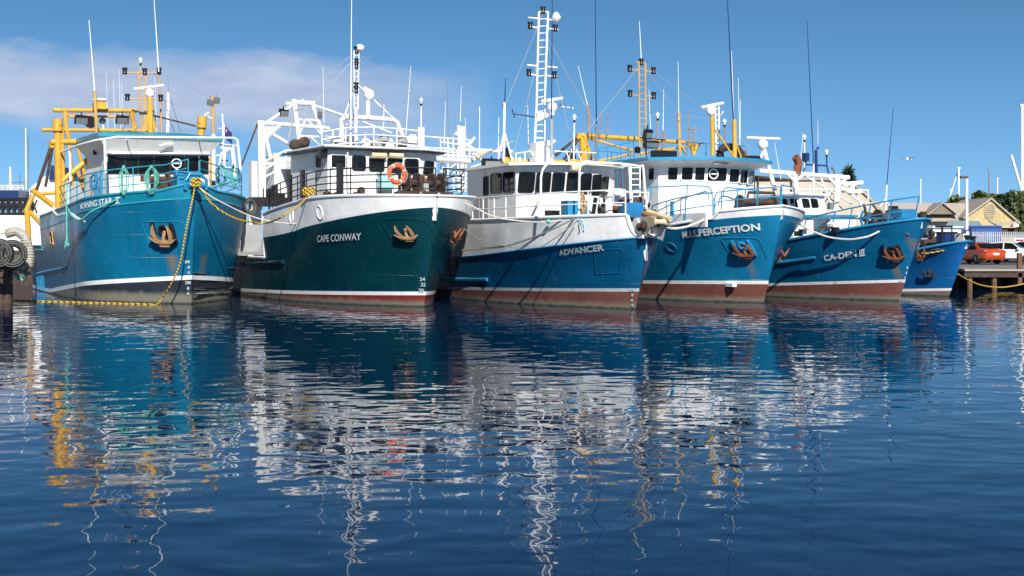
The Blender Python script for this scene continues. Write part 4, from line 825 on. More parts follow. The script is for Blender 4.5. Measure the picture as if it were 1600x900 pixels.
i = b4.wall(pl4, 1113, 272); c, d = b4.ray(1114, 272); a_, e_ = pl4[i], pl4[i + 1]; ex, ey = e_[0] - a_[0], e_[1] - a_[1]; nv = Vector((ey, -ex, 0)).normalized(); tt = ((a_[0] - c.x) * nv.x + (a_[1] - c.y) * nv.y) / (d.x * nv.x + d.y * nv.y); c = c + d * tt
if nv.dot(d) > 0: nv = -nv
ev = Vector((ex, ey, 0)).normalized(); g = MB(); g.tube([c + nv * .06 + (ev * math.cos(k) + Vector((0, 0, math.sin(k)))) * .2 for k in np.linspace(0, 6.283, 20)[:-1]], .03, 'lamp_white', 6, closed=True); g.bar(c + nv * .06 - ev * .12, c + nv * .06 + ev * .12, .035, 'lamp_white'); g.build('clear_view_screen', h4)
a = b4.L(1116, 254.5, x=xa4 + 1.6); c = b4.L(1136, 254.5, x=xa4 + 1.5); g = MB(); g.box((a + c) / 2, (.15, (c - a).length, .12), 'cream'); g.build('roof_lamp', h4)
g = MB(); g.ball(b4.L(1178, 256, x=xa4 + .2), .1, 'lamp_white'); g.build('roof_lamp', h4)
A = b4.along(1016, 1112, 1, 10); A = [Vector((p.x, p.y, max(p.z, 2.0))) for p in A]; B_ = b4.along(1113, 1226, 1, 12)
b4.railing([A], 'blue_rail', (1.05, .55), .028, 3); b4.railing([B_], 'blue_rail', (.78, .4), .028, 3)
b4.railing([b4.along(1226, 1250, -1, 5)], 'blue_rail', (.85, .45), .028, 2)
XU = xa4 + 1.7
up_ = [b4.L(*p, x=xa4 + 1.3) for p in ((980, 298), (1018, 292.5), (1074, 290), (1106, 291), (1111, 296), (1111, 305))]; up2 = [b4.L(*p, x=xa4 + 1.6) for p in ((1130, 307), (1131, 296), (1136, 293), (1170, 296), (1205, 302))]
g = MB(); g.tube(up_, .03, 'blue_rail', 6); g.tube(up2, .03, 'blue_rail', 6)
for px in (1018, 1074): g.bar(b4.L(px, 291, x=xa4 + 1.3), b4.L(px - 1, 312, x=xa4 + 1.3), .026, 'blue_rail', 6)
g.bar(b4.L(1165, 296, x=xa4 + 1.6), b4.L(1163, 318, x=xa4 + 1.6), .026, 'blue_rail', 6); g.build('railing', b4.root)
g = MB(); c = b4.L(1182, 316, x=-1.6); g.lathe(c, [(.3, -.9), (.3, -.8), (.14, -.78), (.14, .78), (.3, .8), (.3, .9)], 'rust_dark', 12, 'Y'); g.box(c + Vector((0, 0, -.3)), (.7, 1.8, .35), 'black_paint'); g.tube([c + Vector((0, -.5, 0)), c + Vector((0, -.4, .4)), c + Vector((0, .9, .4)), c + Vector((0, 1.0, 0))], .06, 'rust_dark'); g.build('windlass', b4.root)
g = MB(); c = b4.L(1105, 337, x=-3.2); g.lathe(c, [(.16, -.4), (.16, .2)], 'white_rusty', 10, 'Y'); g.lathe(c + Vector((0, -.35, .05)), [(.14, -.1), (.18, .1)], 'rust_dark', 10, 'Y'); g.lathe(c + Vector((0, .2, .1)), [(.05, 0), (.1, .3), (.16, .55)], 'cream', 8); g.build('fairlead', b4.root)
g = MB(); c = b4.L(1050, 329, y=-2.9); g.box(c, (.12, .1, .75), 'blue_rail'); g.build('mooring_bollard', b4.root)
c0 = b4.L(1060, 350, y=-2.6); g = MB(); g.box(b4.L(1075, 344, y=-2.7), (2.6, .08, .55), 'white_clean'); g.build('spray_board', b4.root)
# gantry, masts and roof gear
xg = xa4 - 4.2
b4.pbars('gantry', [(902, 211, 1000, 217.5, .13), (1000, 217.5, 1082, 223.5, .11), (911.5, 212, 912, 262, .21), (913, 213, 926, 254, .10), (920, 216, 997, 238, .07), (902, 212, 905, 216, .17), (934, 252, 990, 240, .07), (1000, 240, 1080, 228, .06), (998, 228, 1050, 236, .05), (1082, 222, 1084, 242, .16), (1074, 223, 1082, 232, .1), (1094, 223, 1086, 234, .1), (1062, 224, 1072, 242, .07), (1025, 222, 1035, 242, .06)], 'yellow_paint', x=xg)
b4.pbars('warp', [(903, 214, 868, 243, .09), (905, 216, 878, 254, .08)], 'rust_dark', x=xg)
m4 = b4.ladder_mast((998.2, 98, 999.5, 252), (1008.2, 98, 1009.3, 252), xa4 - 2.6, 17, 'yellow_faded', .06, .022, arms=((984.5, 108.5, 998, 110.5), (1008, 111, 1024, 112.8), (984, 148, 998, 149.5), (1008, 150, 1024, 151.5), (998, 98, 1008, 98), (993, 97.5, 1000, 97.5)), lamps=((984, 107), (1021, 110.5), (984.5, 146), (1021.5, 149.5), (1002, 97)))
b4.flood(1012, 211, xa4 - 2.4, m4, (.3, .45, .6)); b4.flood(1017, 225.5, xa4 - 2.4, m4, (.3, .85, .4)); g = MB(); g.ball(b4.L(996, 234, x=xa4 - 2.5), .15, 'black_plastic'); g.build('floodlight', m4)
b4.antenna(999, 33, 1002, 95, xa4 - 2.6, 'white_clean', .035)
b4.radar((1111, 173.5), (1095.5, 168, 1130, 161), (1112.5, 178, 1113.5, 243), xa4 - .6, 'yellow_paint', .27, .10, extra=((1115, 200, 1146, 244, .045),))
b4.pbars('antenna_post', [(1147.3, 187, 1148, 246, .13), (1147, 215, 1158, 246, .05)], 'yellow_paint', x=xa4 - .8, n=12)
b4.antenna(1136, -12, 1146, 190, xa4 - .9, 'dark_blue', .055)
b4.antenna(1143, 80, 1147, 205, xa4 - .95, 'white_clean', .035)
b4.pbars('ladder', [(1117.5, 166, 1119, 240, .05), (1123.3, 166, 1124, 242, .05), (1124, 184, 1130, 174, .04)] + [(1117.8, y, 1123.6, y, .03) for y in range(170, 240, 9)], 'white_clean', x=xa4 - 2.2)
b4.lamp_pole(1132, 194, 236, xa4 - 1.6, 'rust_pale'); b4.lamp_pole(1027.5, 184, 238, xa4 - 3, 'rust_pale')
g = MB(); g.tube(smooth_path([b4.L(*p, x=xa4 - 1.2) for p in ((1126, 247), (1125, 238), (1130, 231.5), (1139, 229.5), (1149, 231), (1156, 238), (1158, 247))], 4), .17, 'rubber', 10); g.build('air_hose', b4.root)
g = MB(); g.bar(b4.L(1161, 248, x=xa4 - 1.4), b4.L(1160.5, 236, x=xa4 - 1.4), .17, 'rust'); g.build('exhaust_pipe', b4.root)
g = MB(); g.box(b4.L(1176, 247, x=xa4 - .4), (.5, .7, .2), 'black_plastic', taper=.7); g.build('roof_hatch', b4.root)
g = MB(); g.box(b4.L(1037, 242, x=xa4 - 1), (.4, 1.1, .35), 'black_plastic'); g.build('sidelight_board', b4.root)
rl = [(1071, 222, 1165, 228, .03), (1073, 222, 1073, 243, .03), (1103, 223, 1103, 243, .03), (1157.5, 228, 1157.5, 246, .03), (934, 233, 990, 221, .03), (934, 236, 965, 238, .025), (990, 221, 991, 254, .03), (949, 230, 949, 254, .03), (955.5, 236, 955.5, 256, .025), (969.5, 226, 970, 256, .03), (985, 238, 985, 256, .025), (964, 240, 986, 237, .025), (935, 233, 935, 252, .03), (964.5, 240, 964.5, 300, .025), (973, 258, 973, 300, .025)]
b4.pbars('roof_railing', rl, 'blue_rail', x=xa4 - 1.8)
b4.pbars('roof_railing', [(1170, 228, 1173, 246, .02), (1165, 228, 1170, 228, .02)], 'grey_paint', x=xa4 - 1.8); b4.pbars('roof_railing', [(1000, 215, 1040, 219, .035), (1010, 215, 1010, 252, .03)], 'black_paint', x=xa4 - 1.8); b4.pbars('stay_wire', [(1145, 208, 1166, 228, .02)], 'grey_paint', x=xa4 - 1.8)
g = MB()
for y in range(262, 312, 9): g.bar(b4.L(986, y, x=xa4 - .2), b4.L(1000, y, x=xa4 - .2), .025, 'white_clean', 6)
g.bar(b4.L(986, 258, x=xa4 - .2), b4.L(986, 312, x=xa4 - .2), .03, 'white_clean'); g.bar(b4.L(1000, 258, x=xa4 - .2), b4.L(1000, 312, x=xa4 - .2), .03, 'white_clean'); g.build('ladder', b4.root)
for (px, py, qx, qy, mm) in ((1059.5, 96, 1060.5, 178, 'white_clean'), (1014, 140, 1017, 215, 'white_clean'), (1037, 139, 1036, 206, 'white_clean'), (1076, 172, 1076.5, 226, 'rust_pale'), (1087, 194, 1087, 230, 'grey_paint'), (1153.5, 122, 1156, 228, 'white_clean'), (1157, 156, 1156, 228, 'white_clean'), (903, 102, 918, 165, 'white_clean'), (938, 175, 938, 212, 'rust_pale'), (949.5, 176, 949.5, 213, 'rust_pale')): b4.antenna(px, py, qx, qy, xg + .3, mm, .03 if mm == 'white_clean' else .05)
for it_ in ([(918.5, 164, 920, 212, .06, 'rust_pale')], [(1060.5, 176, 1062, 242, .10), (1061, 222, 1072, 240, .05)], [(1034, 206, 1042, 206, .03, 'rust_pale'), (1037, 205, 1037, 232, .06, 'rust_pale')], [(1078, 202, 1089, 202, .03, 'rust_pale'), (1083, 202, 1083, 226, .03, 'rust_pale')]): b4.pbars('antenna_post', it_, 'yellow_faded', x=xg + .3)

# ------------------------------------------------------------------ boat 5: low blue boat with a white trunk cabin
P5 = dict(th=27.735, B=2.846, Lw=8.701, Ld=5.411, ed=.692, rake=1.255, kf=1.388, ew=.896, z0=3.117, c1=-.179, c2=.004, e0=3.756, e1=-.211, e2=0, t0=.758, t1=-.051)
b5 = Boat('fishing_boat', 'low blue boat with tall blue bow rails and a white trunk cabin', (1405, 470), P5, 18)
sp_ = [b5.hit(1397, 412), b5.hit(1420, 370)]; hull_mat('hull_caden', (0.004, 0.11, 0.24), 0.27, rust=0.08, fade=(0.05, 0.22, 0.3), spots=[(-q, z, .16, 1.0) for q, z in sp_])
b5.sheer = lambda q: b5.top(q) if q < 12 else b5.top(12)
s5 = lambda q: max(.06, P5['t0'] + P5['t1'] * q)
b5.hull([lambda q: -.8, lambda q: 0.0, s5, lambda q: s5(q) + .12, b5.sheer], ['boot_brown', 'boot_brown', 'letter_white', 'hull_caden'], cap='blue_rail', drop=.35)
b5.hull_text('CA-DEN', (1289, 407.5), (1339, 400.5), (1287, 398.5), (1338, 390.5), 'letter_white', bold=.02)
b5.hull_text('III', (1343.5, 399.5), (1351, 398.5), (1343, 390), (1350.5, 389), 'letter_white', bold=.02, extra=[(-.15, 1.15, .94, 1.06), (-.15, 1.15, -.06, .06)])
for (x0, y0, txt, sz) in ((1416, 420, '6', 3), (1414.5, 428.5, '4', 3), (1412.5, 436.5, '2', 3), (1405, 441.8, '2M', 6)): b5.hull_text(txt, (x0, y0), (x0 + sz, y0), (x0, y0 - 5), (x0 + sz, y0 - 5), m='letter_grey', name='draft_marks', bold=.03)
b5.anchor(1396, 394, 1, .72, 'rust', pm='hull_caden', back='black_paint'); b5.anchor(1434.5, 398, -1, .52, 'rust', back=None)
q, z = b5.hit(1418, 366); p, t, u, n = b5.frame(q, z, 1); g = MB(); g.lathe(p, [(.06, -.02), (.06, .03), (.03, .04)], 'rust', 12, rot=Matrix((t, u, n)).transposed()); g.build('hawse_pipe', b5.h)
a = b5.hit(1232, 408); c = b5.hit(1274, 402); g = MB(); g.tube([b5.pt3(a[0] + 1, a[1] - .1, 1), b5.pt3(*a, 1), b5.pt3(*c, 1)], .07, 'blue_rail', 6); g.build('rub_rail', b5.root)
A = b5.along(1246, 1438, 1, 26, inset=.1); T = b5.L(1451, 343, y=0)
hs_ = np.linspace(.95, .82, len(A)); g = MB(); bow = [Vector((.9, y, b5.top(0) + .25)) for y in (-.5, -.25, .25, .6)]
topr = [p + Vector((.25, 0, h_)) for p, h_ in zip(A, hs_)]; g.tube(topr + [Vector((1.2, -.35, topr[-1].z + .02)), Vector((1.3, .2, topr[-1].z - .02)), Vector((.9, .9, topr[-1].z - .02)), Vector((-.5, 1.6, topr[-1].z - .05))], .032, 'blue_rail', 8)
for k in range(0, len(A), 4): g.bar(A[k], topr[k], .03, 'blue_rail', 6); 
g.tube([p + Vector((.12, 0, h_ * .45)) for p, h_ in zip(A[:12], hs_[:12])], .022, 'blue_rail', 6); g.bar(Vector((1.1, -.3, b5.top(0) - .05)), Vector((1.2, -.35, topr[-1].z)), .03, 'blue_rail', 6); g.bar(Vector((.9, .6, b5.top(0) - .05)), Vector((.95, .8, topr[-1].z)), .03, 'blue_rail', 6); g.bar(Vector((.2, 1.1, b5.top(0) - .1)), Vector((.2, 1.25, topr[-1].z)), .026, 'blue_rail', 6); g.build('railing', b5.root)
# trunk cabin with rounded front, wheelhouse aft
ts = [(-11.5, -1.9), (-4.6, -1.75), (-3.9, -1.2), (-3.6, 0), (-3.9, 1.2), (-4.6, 1.75), (-11.5, 1.9)]
k1 = b5.L(1335, 333, y=-1.75).z
h5 = b5.house([(x, y) for x, y in ts], 1.3, k1 - .1, 'white_clean', 'trunk_cabin')
b5.roof(ts, .12, k1 - .098, .09, 'blue_rail', parent=h5, crown=.03)
YS = -1.0; xw = b5.L(1249, 318, y=YS).x
wp = [(xw - 3.0, YS), (xw, YS), (xw, .45), (xw - 3.0, .45)]
zt = b5.L(1249, 305, y=YS).z
w5 = b5.house(wp, 1.5, zt, 'white_clean'); b5.roof(wp, .2, zt + .002, .08, 'white_clean', parent=w5, crown=.05)
for (x0, x1, sg_) in ((1219, 1231, 0), (1235, 1246, 0), (1252, 1263.5, 1), (1265.5, 1277, 1)): b5.window(w5, wp, ((x0 + 2, 325.5), (x1 + 2.5, 325), (x1 - .5, 310.5), (x0 - 1, 309.5)), 'white_clean', seg=sg_, fr=.04)
g = MB(); c = b5.L(1284, 354, y=-1.95); g.box(c, (1.0, .05, .8), 'grey_paint'); g.build('cabin_door', h5)
g = MB(); c = b5.L(1301, 352, y=-2.1); g.lathe(c, [(.15, -.2), (.18, 0), (.15, .2)], 'white_clean', 10, 'X'); g.bar(c, c - Vector((0, 0, .5)), .05); g.build('liferaft', b5.root)
for (px, py) in ((1305, 359), (1247, 365), (1254, 362)):
    g = MB(); c = b5.L(px, py, y=-2.3); g.box(c, (.3, .2, .22), 'black_paint' if px > 1300 else 'rust_dark'); g.build('mooring_bollard', b5.root)
g = MB(); c = b5.L(1414, 337, x=-.8); 
g.prism([c + Vector((x, -.42, z)) for x, z in ((-.5, -.5), (.3, -.5), (.2, .28), (-.3, .28))], (0, .85, 0), 'dark_blue' if False else 'blue_box'); g.build('winch_box', b5.root)
g = MB(); c = b5.L(1381, 343, x=-2.4); rng = random.Random(6)
for k in range(20): a = c + Vector((rng.uniform(-.4, .4), rng.uniform(-1.0, 1.0), rng.uniform(-.3, .25))); g.lathe(a, [(.12, -.12), (.18, 0), (.09, .14)], ('rust_dark', 'black_paint')[k % 2], 7, 'XYZ'[rng.randrange(3)])
g.lathe(c + Vector((0, 0, .1)), [(.34, -.4), (.34, -.3), (.16, -.28), (.16, .28), (.34, .3), (.34, .4)], 'rust_dark', 12, 'Y'); g.bar(c + Vector((0, -1, -.2)), c + Vector((0, 1, -.2)), .15, 'black_paint'); g.bar(c + Vector((0, -.9, -.2)), c + Vector((0, -1.15, .65)), .06, 'rust_dark'); g.bar(c + Vector((0, -1.15, .65)), c + Vector((0, -.2, .75)), .05, 'cream'); g.build('windlass', b5.root)
g = MB(); c = b5.L(1396, 325, x=-3); g.bar(c - Vector((0, 0, .6)), c, .06, 'black_plastic'); g.box(c, (.2, .4, .18), 'black_plastic'); g.build('searchlight', b5.root)
g = MB(); c = b5.L(1443, 338, x=.2); g.lathe(c, [(.1, -.35), (.1, .1), (.14, .12), (.14, .2)], 'rust_dark', 8); g.bar(c + Vector((-.35, .1, -.35)), c + Vector((-.35, .1, .15)), .08, 'black_paint'); g.bar(c + Vector((0, 0, .02)), c + Vector((-.35, .1, .02)), .05, 'black_paint'); g.build('mooring_bitts', b5.root)
XG = -8.5
b5.pbars('gantry', [(1186, 267, 1326, 277.5, .14), (1242, 271, 1243, 320, .16), (1308, 277, 1306, 332, .17), (1308, 292, 1322, 279, .10), (1308, 292, 1294, 277, .10), (1242, 284, 1256, 272, .1), (1242, 284, 1229, 271, .1), (1255, 273, 1330, 318, .06), (1281, 274, 1302, 330, .07), (1290, 275, 1355, 324, .07), (1337, 300, 1347, 326, .07), (1280, 325, 1306, 296, .04, 'rust_dark'), (1286, 300, 1316, 326, .04, 'rust_dark')], 'white_clean', x=XG)
b5.pbars('canopy_frame', [(1186, 291, 1276, 297, .05), (1262, 296, 1356, 297, .05), (1356, 297, 1357, 318, .05), (1265, 290, 1265, 326, .06), (1229, 300, 1229, 326, .05), (1311, 296, 1311, 312, .04), (1220, 302, 1264, 303, .09), (1264, 303, 1277, 308, .06)], 'white_clean', x=-7.6)
b5.pbars('aerial_frame', [(1258, 257, 1292, 259, .05), (1258.5, 257, 1255, 273, .05), (1292, 259, 1295, 274, .05), (1291.5, 240, 1292, 259, .04), (1274.8, 234, 1275.6, 274, .10), (1277.5, 230, 1278, 233, .08)], 'dark_blue', x=XG)
g = MB(); g.box(b5.L(1259, 245.5, x=XG), (.25, .25, .4), 'dark_blue'); g.bar(b5.L(1259, 249, x=XG), b5.L(1258.5, 257, x=XG), .04, 'dark_blue'); g.build('signal_light', b5.root)
g = MB(); g.tube([b5.L(*p, x=XG) for p in ((1245.5, 272), (1246, 262), (1247.5, 256), (1246, 250), (1242.5, 245))], .19, 'rust', 10); g.build('exhaust_pipe', b5.root)
g = MB(); g.tube([b5.L(*p, x=XG) for p in ((1304, 277), (1303.5, 267), (1299.5, 262))], .06, 'grey_metal', 8); g.build('exhaust_pipe', b5.root)
b5.lamp_pole(1257, 218, 276, XG, 'white_clean'); b5.lamp_pole(1291.5, 241, 250, XG, 'dark_blue')
b5.antenna(1261, 32, 1271, 256, XG, 'dark_blue', .045, (1271, 326), 'white_clean', .06)
for (px, py, qx, qy, r_) in ((1254.5, 208, 1250, 272, .025), (1210, 222, 1220, 280, .03), (1278, 186, 1278, 225, .01)): b5.antenna(px, py, qx, qy, XG, 'white_clean', r_)
b5.antenna(1396, 167, 1385.5, 289, -4.5, 'dark_blue', .035, (1383.5, 328), 'white_clean', .055)
b5.pbars('antenna_stay', [(1385, 309, 1374, 324, .035), (1385, 312, 1390, 326, .03)], 'white_clean', x=-4.5)
b5.radar((1192, 225.5), (1166.5, 215, 1218, 217), (1192.5, 230, 1211, 298), -9.5, 'white_clean', .33, .13, extra=((1193, 236, 1186, 252, .07),), text='FURUNO')
a, c = b5.L(1316, 288, x=XG), b5.L(1347, 285.5, x=XG); g = MB(); g.tube([a, c], .11, 'white_clean', 8); g.bar((a + c) / 2, (a + c) / 2 - Vector((0, 0, .35)), .12, 'white_clean'); g.box((a + c) / 2 - Vector((0, 0, .4)), (.4, 1.0, .12), 'white_clean'); g.build('radar', b5.root)
g = MB(); c = b5.L(1298, 322, x=-6); g.box(c, (.2, .25, .3), 'grey_metal'); g.build('deck_fitting', b5.root)
g = MB(); a, c = b5.L(1184, 278, x=-12), b5.L(1236, 283, x=-12); 
g.prism([a, c, c + Vector((-2.5, 0, .1)), a + Vector((-2.5, 0, .1))], (0, 0, .12), 'rust_dark'); g.bar(a, a - Vector((0, 0, 2)), .06, 'rust_dark'); g.bar(c, c - Vector((0, 0, 2)), .06, 'rust_dark'); g.build('net_rack', b5.root)

# ------------------------------------------------------------------ boat 6: small bright blue boat
P6 = dict(th=29.971, B=2.2, Lw=9.1, Ld=4.646, ed=.674, rake=.943, kf=1.731, ew=.987, z0=2.213, c1=-.225, c2=-.001, e0=3.256, e1=-.084, e2=.015, t0=.245, t1=-.043)
b6 = Boat('fishing_boat', 'small bright blue boat farthest along the row, beside the timber jetty', (1483, 463), P6, 13)
b6.sheer = lambda q: max(1.05, b6.top(q)) + (.0)
s6 = lambda q: max(.05, P6['t0'] + P6['t1'] * q)
b6.hull([lambda q: -.8, lambda q: 0.0, s6, lambda q: s6(q) + .12, b6.sheer], ['boot_brown', 'boot_brown', 'letter_white', 'hull_small'], cap='blue_rail', drop=.3)
b6.anchor(1452, 425, 1, .52, 'rust_dark', pm='hull_small', back=None)
for (px, py, d_) in ((1479, 375, (.5, .8, .7)), (1490, 372, (.4, .5, .4))):
    g = MB(); c = b6.L(px, py, x=-1.5); g.box(c, d_, 'blue_box' if px > 1485 else 'dark_blue'); g.box(c + Vector((0, 0, d_[2] / 2)), (d_[0] + .06, d_[1] + .06, .06), 'black_paint'); g.build('deck_locker', b6.root)
g = MB(); c = b6.L(1455, 376, x=-2.6); rng = random.Random(8)
for k in range(12): a = c + Vector((rng.uniform(-.3, .3), rng.uniform(-.6, .6), rng.uniform(-.3, .4))); g.lathe(a, [(.12, -.14), (.18, 0), (.1, .14)], ('rust_dark', 'black_paint')[k % 2], 7, 'XYZ'[rng.randrange(3)])
g.bar(c + Vector((0, -.6, -.1)), c + Vector((0, .6, -.1)), .16, 'rust_dark'); g.build('windlass', b6.root)
b6.pbars('railing', [(1494, 369, 1517, 357, .04), (1516, 356, 1517.5, 378, .045), (1508, 362, 1509, 379, .04), (1472, 355, 1473, 381, .07), (1462, 354, 1488, 354, .06), (1487, 354, 1488, 380, .04), (1455, 357, 1456, 372, .06)], 'black_paint', x=-.6)
g = MB(); c = b6.L(1512, 374, x=-.3); g.lathe(c, [(.12, -.3), (.12, .1), (.2, .12), (.2, .2)], 'black_paint', 10); g.lathe(c + Vector((0, .35, 0)), [(.1, -.3), (.1, .05), (.16, .07), (.16, .15)], 'black_paint', 10); g.bar(c + Vector((0, 0, -.1)), c + Vector((0, .35, -.1)), .08); g.build('mooring_bitts', b6.root)
g = MB(); c = b6.L(1503, 374, x=-.6); g.box(c, (.5, .35, .5), 'white_rusty'); g.build('mooring_bollard', b6.root)
g = MB(); c = b6.L(1449, 372, x=-5.5); g.box(c + Vector((0, 0, -.3)), (2.5, 2.0, 1.6), 'white_paint'); g.box(c + Vector((0, 0, .55)), (2.7, 2.2, .1), 'white_clean'); g.build('wheelhouse', b6.root)

# thin rigging wires
for b_, x_, ws_ in ((b1, -8.6, ((219, 96, 105, 172), (219, 96, 316, 184), (148, 142, 90, 186), (250, 114, 332, 152), (240, 140, 280, 210))),
                    (b2, -6.5, ((556, 80, 461, 158), (556, 80, 634, 226), (556, 100, 505, 206), (560, 84, 657, 160), (490, 162, 553, 92))),
                    (b3, xm, ((849, 20, 789, 165), (849, 60, 800, 250), (856, 60, 931, 196), (850, 45, 898, 240))),
                    (b4, xa4 - 2.6, ((1003, 98, 912, 212), (1003, 98, 1060, 178), (1003, 98, 1112, 180), (1147, 190, 1060, 180))),
                    (b5, -8.5, ((1271, 254, 1224, 270), (1271, 256, 1324, 277), (1257, 218, 1243, 271)))):
    for wl_ in ws_: b_.pbars('stay_wire', [(*wl_, .016)], 'grey_paint', x=x_, n=5)

# second boat: boat-deck frames aft of the wheelhouse
b2.pbars('deck_frame', [(688, 214, 690, 300, .05), (708, 214, 709, 300, .05), (688, 222, 733, 228, .05), (688, 236, 733, 241, .05), (688, 268, 733, 272, .05), (690, 214, 709, 240, .04), (709, 240, 732, 222, .04), (690, 252, 709, 283, .04), (709, 256, 731, 290, .04)], 'white_paint', x=-12.9)
b2.pbars('deck_frame', [(413, 246, 500, 250, .05), (413, 262, 500, 266, .05), (424, 246, 423, 300, .05), (438, 247, 437, 300, .05), (455, 248, 455, 300, .05), (484, 249, 485, 290, .05), (424, 262, 438, 247, .04), (438, 263, 455, 248, .04), (455, 264, 484, 249, .04), (470, 249, 500, 266, .04)], 'white_paint', x=-12.8)
b2.pbars('deck_frame', [(508, 213, 560, 217, .04), (520, 204, 521, 226, .04), (535, 205, 536, 228, .04), (570, 207, 571, 228, .04), (600, 209, 601, 230, .04), (508, 220, 640, 228, .04), (520, 225, 535, 206, .03), (571, 227, 600, 210, .03)], 'white_paint', x=-7.4)
# ------------------------------------------------------------------ water, sea bed, land
def water():
    m = bpy.data.materials.new('harbour_water'); m.use_nodes = True; t = m.node_tree; b = t.nodes['Principled BSDF']
    b.inputs['Base Color'].default_value = (0.0004, 0.0125, 0.040, 1); b.inputs['Roughness'].default_value = 0.015; b.inputs['IOR'].default_value = 1.333
    tcn = N(t, 'ShaderNodeTexCoord'); ob = tcn.outputs['Object']
    def ns(scale, det, sxy, rot, dist=0.0, rough=.5):
        mp = N(t, 'ShaderNodeMapping'); mp.inputs['Scale'].default_value = (*sxy, 1); mp.inputs['Rotation'].default_value = (0, 0, R(rot)); t.links.new(ob, mp.inputs[0])
        n = N(t, 'ShaderNodeTexNoise', ins={'Scale': scale, 'Detail': det, 'Roughness': rough, 'Distortion': dist}); t.links.new(mp.outputs[0], n.inputs['Vector']); return n.outputs[0]
    swell = ns(0.45, 1.0, (0.8, 1.15), 12)
    mid = ns(1.4, 1.0, (0.85, 1.1), -8, 0.2)
    rip = ns(2.9, 1.0, (0.85, 1.1), 16, 0.2)
    fine = ns(8.0, 1.0, (0.85, 1.15), -20)
    patch = ramp(t, ns(0.09, 2.0, (1, 1), 0), [(0.3, 0.65), (0.7, 1.15)])
    hgt = M_(t, 'ADD', M_(t, 'MULTIPLY', swell, 0.020), M_(t, 'ADD', M_(t, 'MULTIPLY', mid, 0.0165), M_(t, 'MULTIPLY', M_(t, 'ADD', M_(t, 'MULTIPLY', rip, 0.0032), M_(t, 'MULTIPLY', fine, 0.0001)), patch)))
    bp = N(t, 'ShaderNodeBump', ins={'Strength': 1.0, 'Distance': 1.0}); t.links.new(hgt, bp.inputs['Height']); t.links.new(bp.outputs[0], b.inputs['Normal'])
    MATS['harbour_water'] = m
    g = MB(); xs = [-1500, -60, -30, 0, 30, 60, 1500]; ys = [-200, 0, 20, 40, 70, 100, 3000]
    vs = [(x, y, 0) for y in ys for x in xs]; k = len(xs)
    g.add(vs, [(j * k + i, j * k + i + 1, (j + 1) * k + i + 1, (j + 1) * k + i) for j in range(len(ys) - 1) for i in range(k - 1)], 'harbour_water')
    tag(g.build('water', smooth=0), kind='structure')
water()
mat('asphalt', (0.06, 0.058, 0.055), 0.9, var=0.2, vscale=.8)
mat('grass_land', (0.07, 0.07, 0.03), 0.95, var=.3)
g = MB(); GZ = 1.05
g.prism([(-400, 76, -3), (22, 76, -3), (22, 72.5, -3), (400, 72.5, -3), (400, 2500, -3), (-400, 2500, -3)], (0, 0, GZ + 3), 'concrete'); tag(g.build('quay'), kind='structure')
g = MB(); g.add([(22.3, 72.8, GZ + .004), (400, 72.8, GZ + .004), (400, 400, GZ + .004), (22.3, 400, GZ + .004)], [(0, 1, 2, 3)], 'asphalt'); tag(g.build('car_park', smooth=0), kind='structure')

# ------------------------------------------------------------------ timber jetty on the right
j = empty('timber_jetty', (22, 66, 0), 0, 'timber jetty on brown piles along the right edge, carrying the parked cars', 'jetty')
JZ, Y0 = GZ, -1.6
g = MB(); rng = random.Random(2)
for k in range(44):
    x = 1.0 + k * .58; g.box((x, 2.5, JZ - .06), (.56, 8.0, .12 + rng.uniform(-.01, .01)), 'wood_deck')
g.build('deck_planks', j)
g = MB(); g.box((13.5, Y0 + .1, JZ - .30), (25.5, .3, .24), 'rust_dark'); g.build('edge_beam', j); g = MB(); g.box((13.5, Y0 + .02, JZ - .06), (25.5, .22, .1), 'concrete'); g.build('edge_beam', j)
for k in range(16):
    x = .9 + k * 1.55 + rng.uniform(-.2, .2)
    for yy in (0, 3.2): 
        g = MB(); g.tube([(x + yy * .15, Y0 + .15 + yy, -2), (x + yy * .15, Y0 + .15 + yy, JZ - .45)], .13, 'wood_pile', 10); g.build('pile', j)
g = MB(); g.box((13.5, 5.2, -.4), (25.5, .2, 2.0), 'rust_dark'); g.build('shade_backing', j)  # dark sheet added behind the piles, stands in for shade under the deck
g = MB(); g.box((13.5, Y0 + 3, JZ - .4), (25.5, .25, .3), 'wood_pile'); g.build('cross_beam', j)
ps = at(1591, 395, 64.6) - Vector((22, 66, 0)); g = MB(); g.box((ps.x, Y0 + .05, 1.05), (.2, .2, 1.6), 'wood_pile'); g.build('mooring_post', j)
g = MB(); pc = at(1553, 437, 65.5) - Vector((22, 66, 0)); g.lathe((pc.x, -.1, .42), [(.3, -.2), (.5, -.16), (.55, 0), (.5, .16), (.3, .2), (.28, 0)], 'rubber', 20, 'Y'); o = g.build('tyre_fender'); o.location = (22, 66, 0); tag(o, 'large black tyre fender hanging between the jetty piles in deep shade', 'tyre')

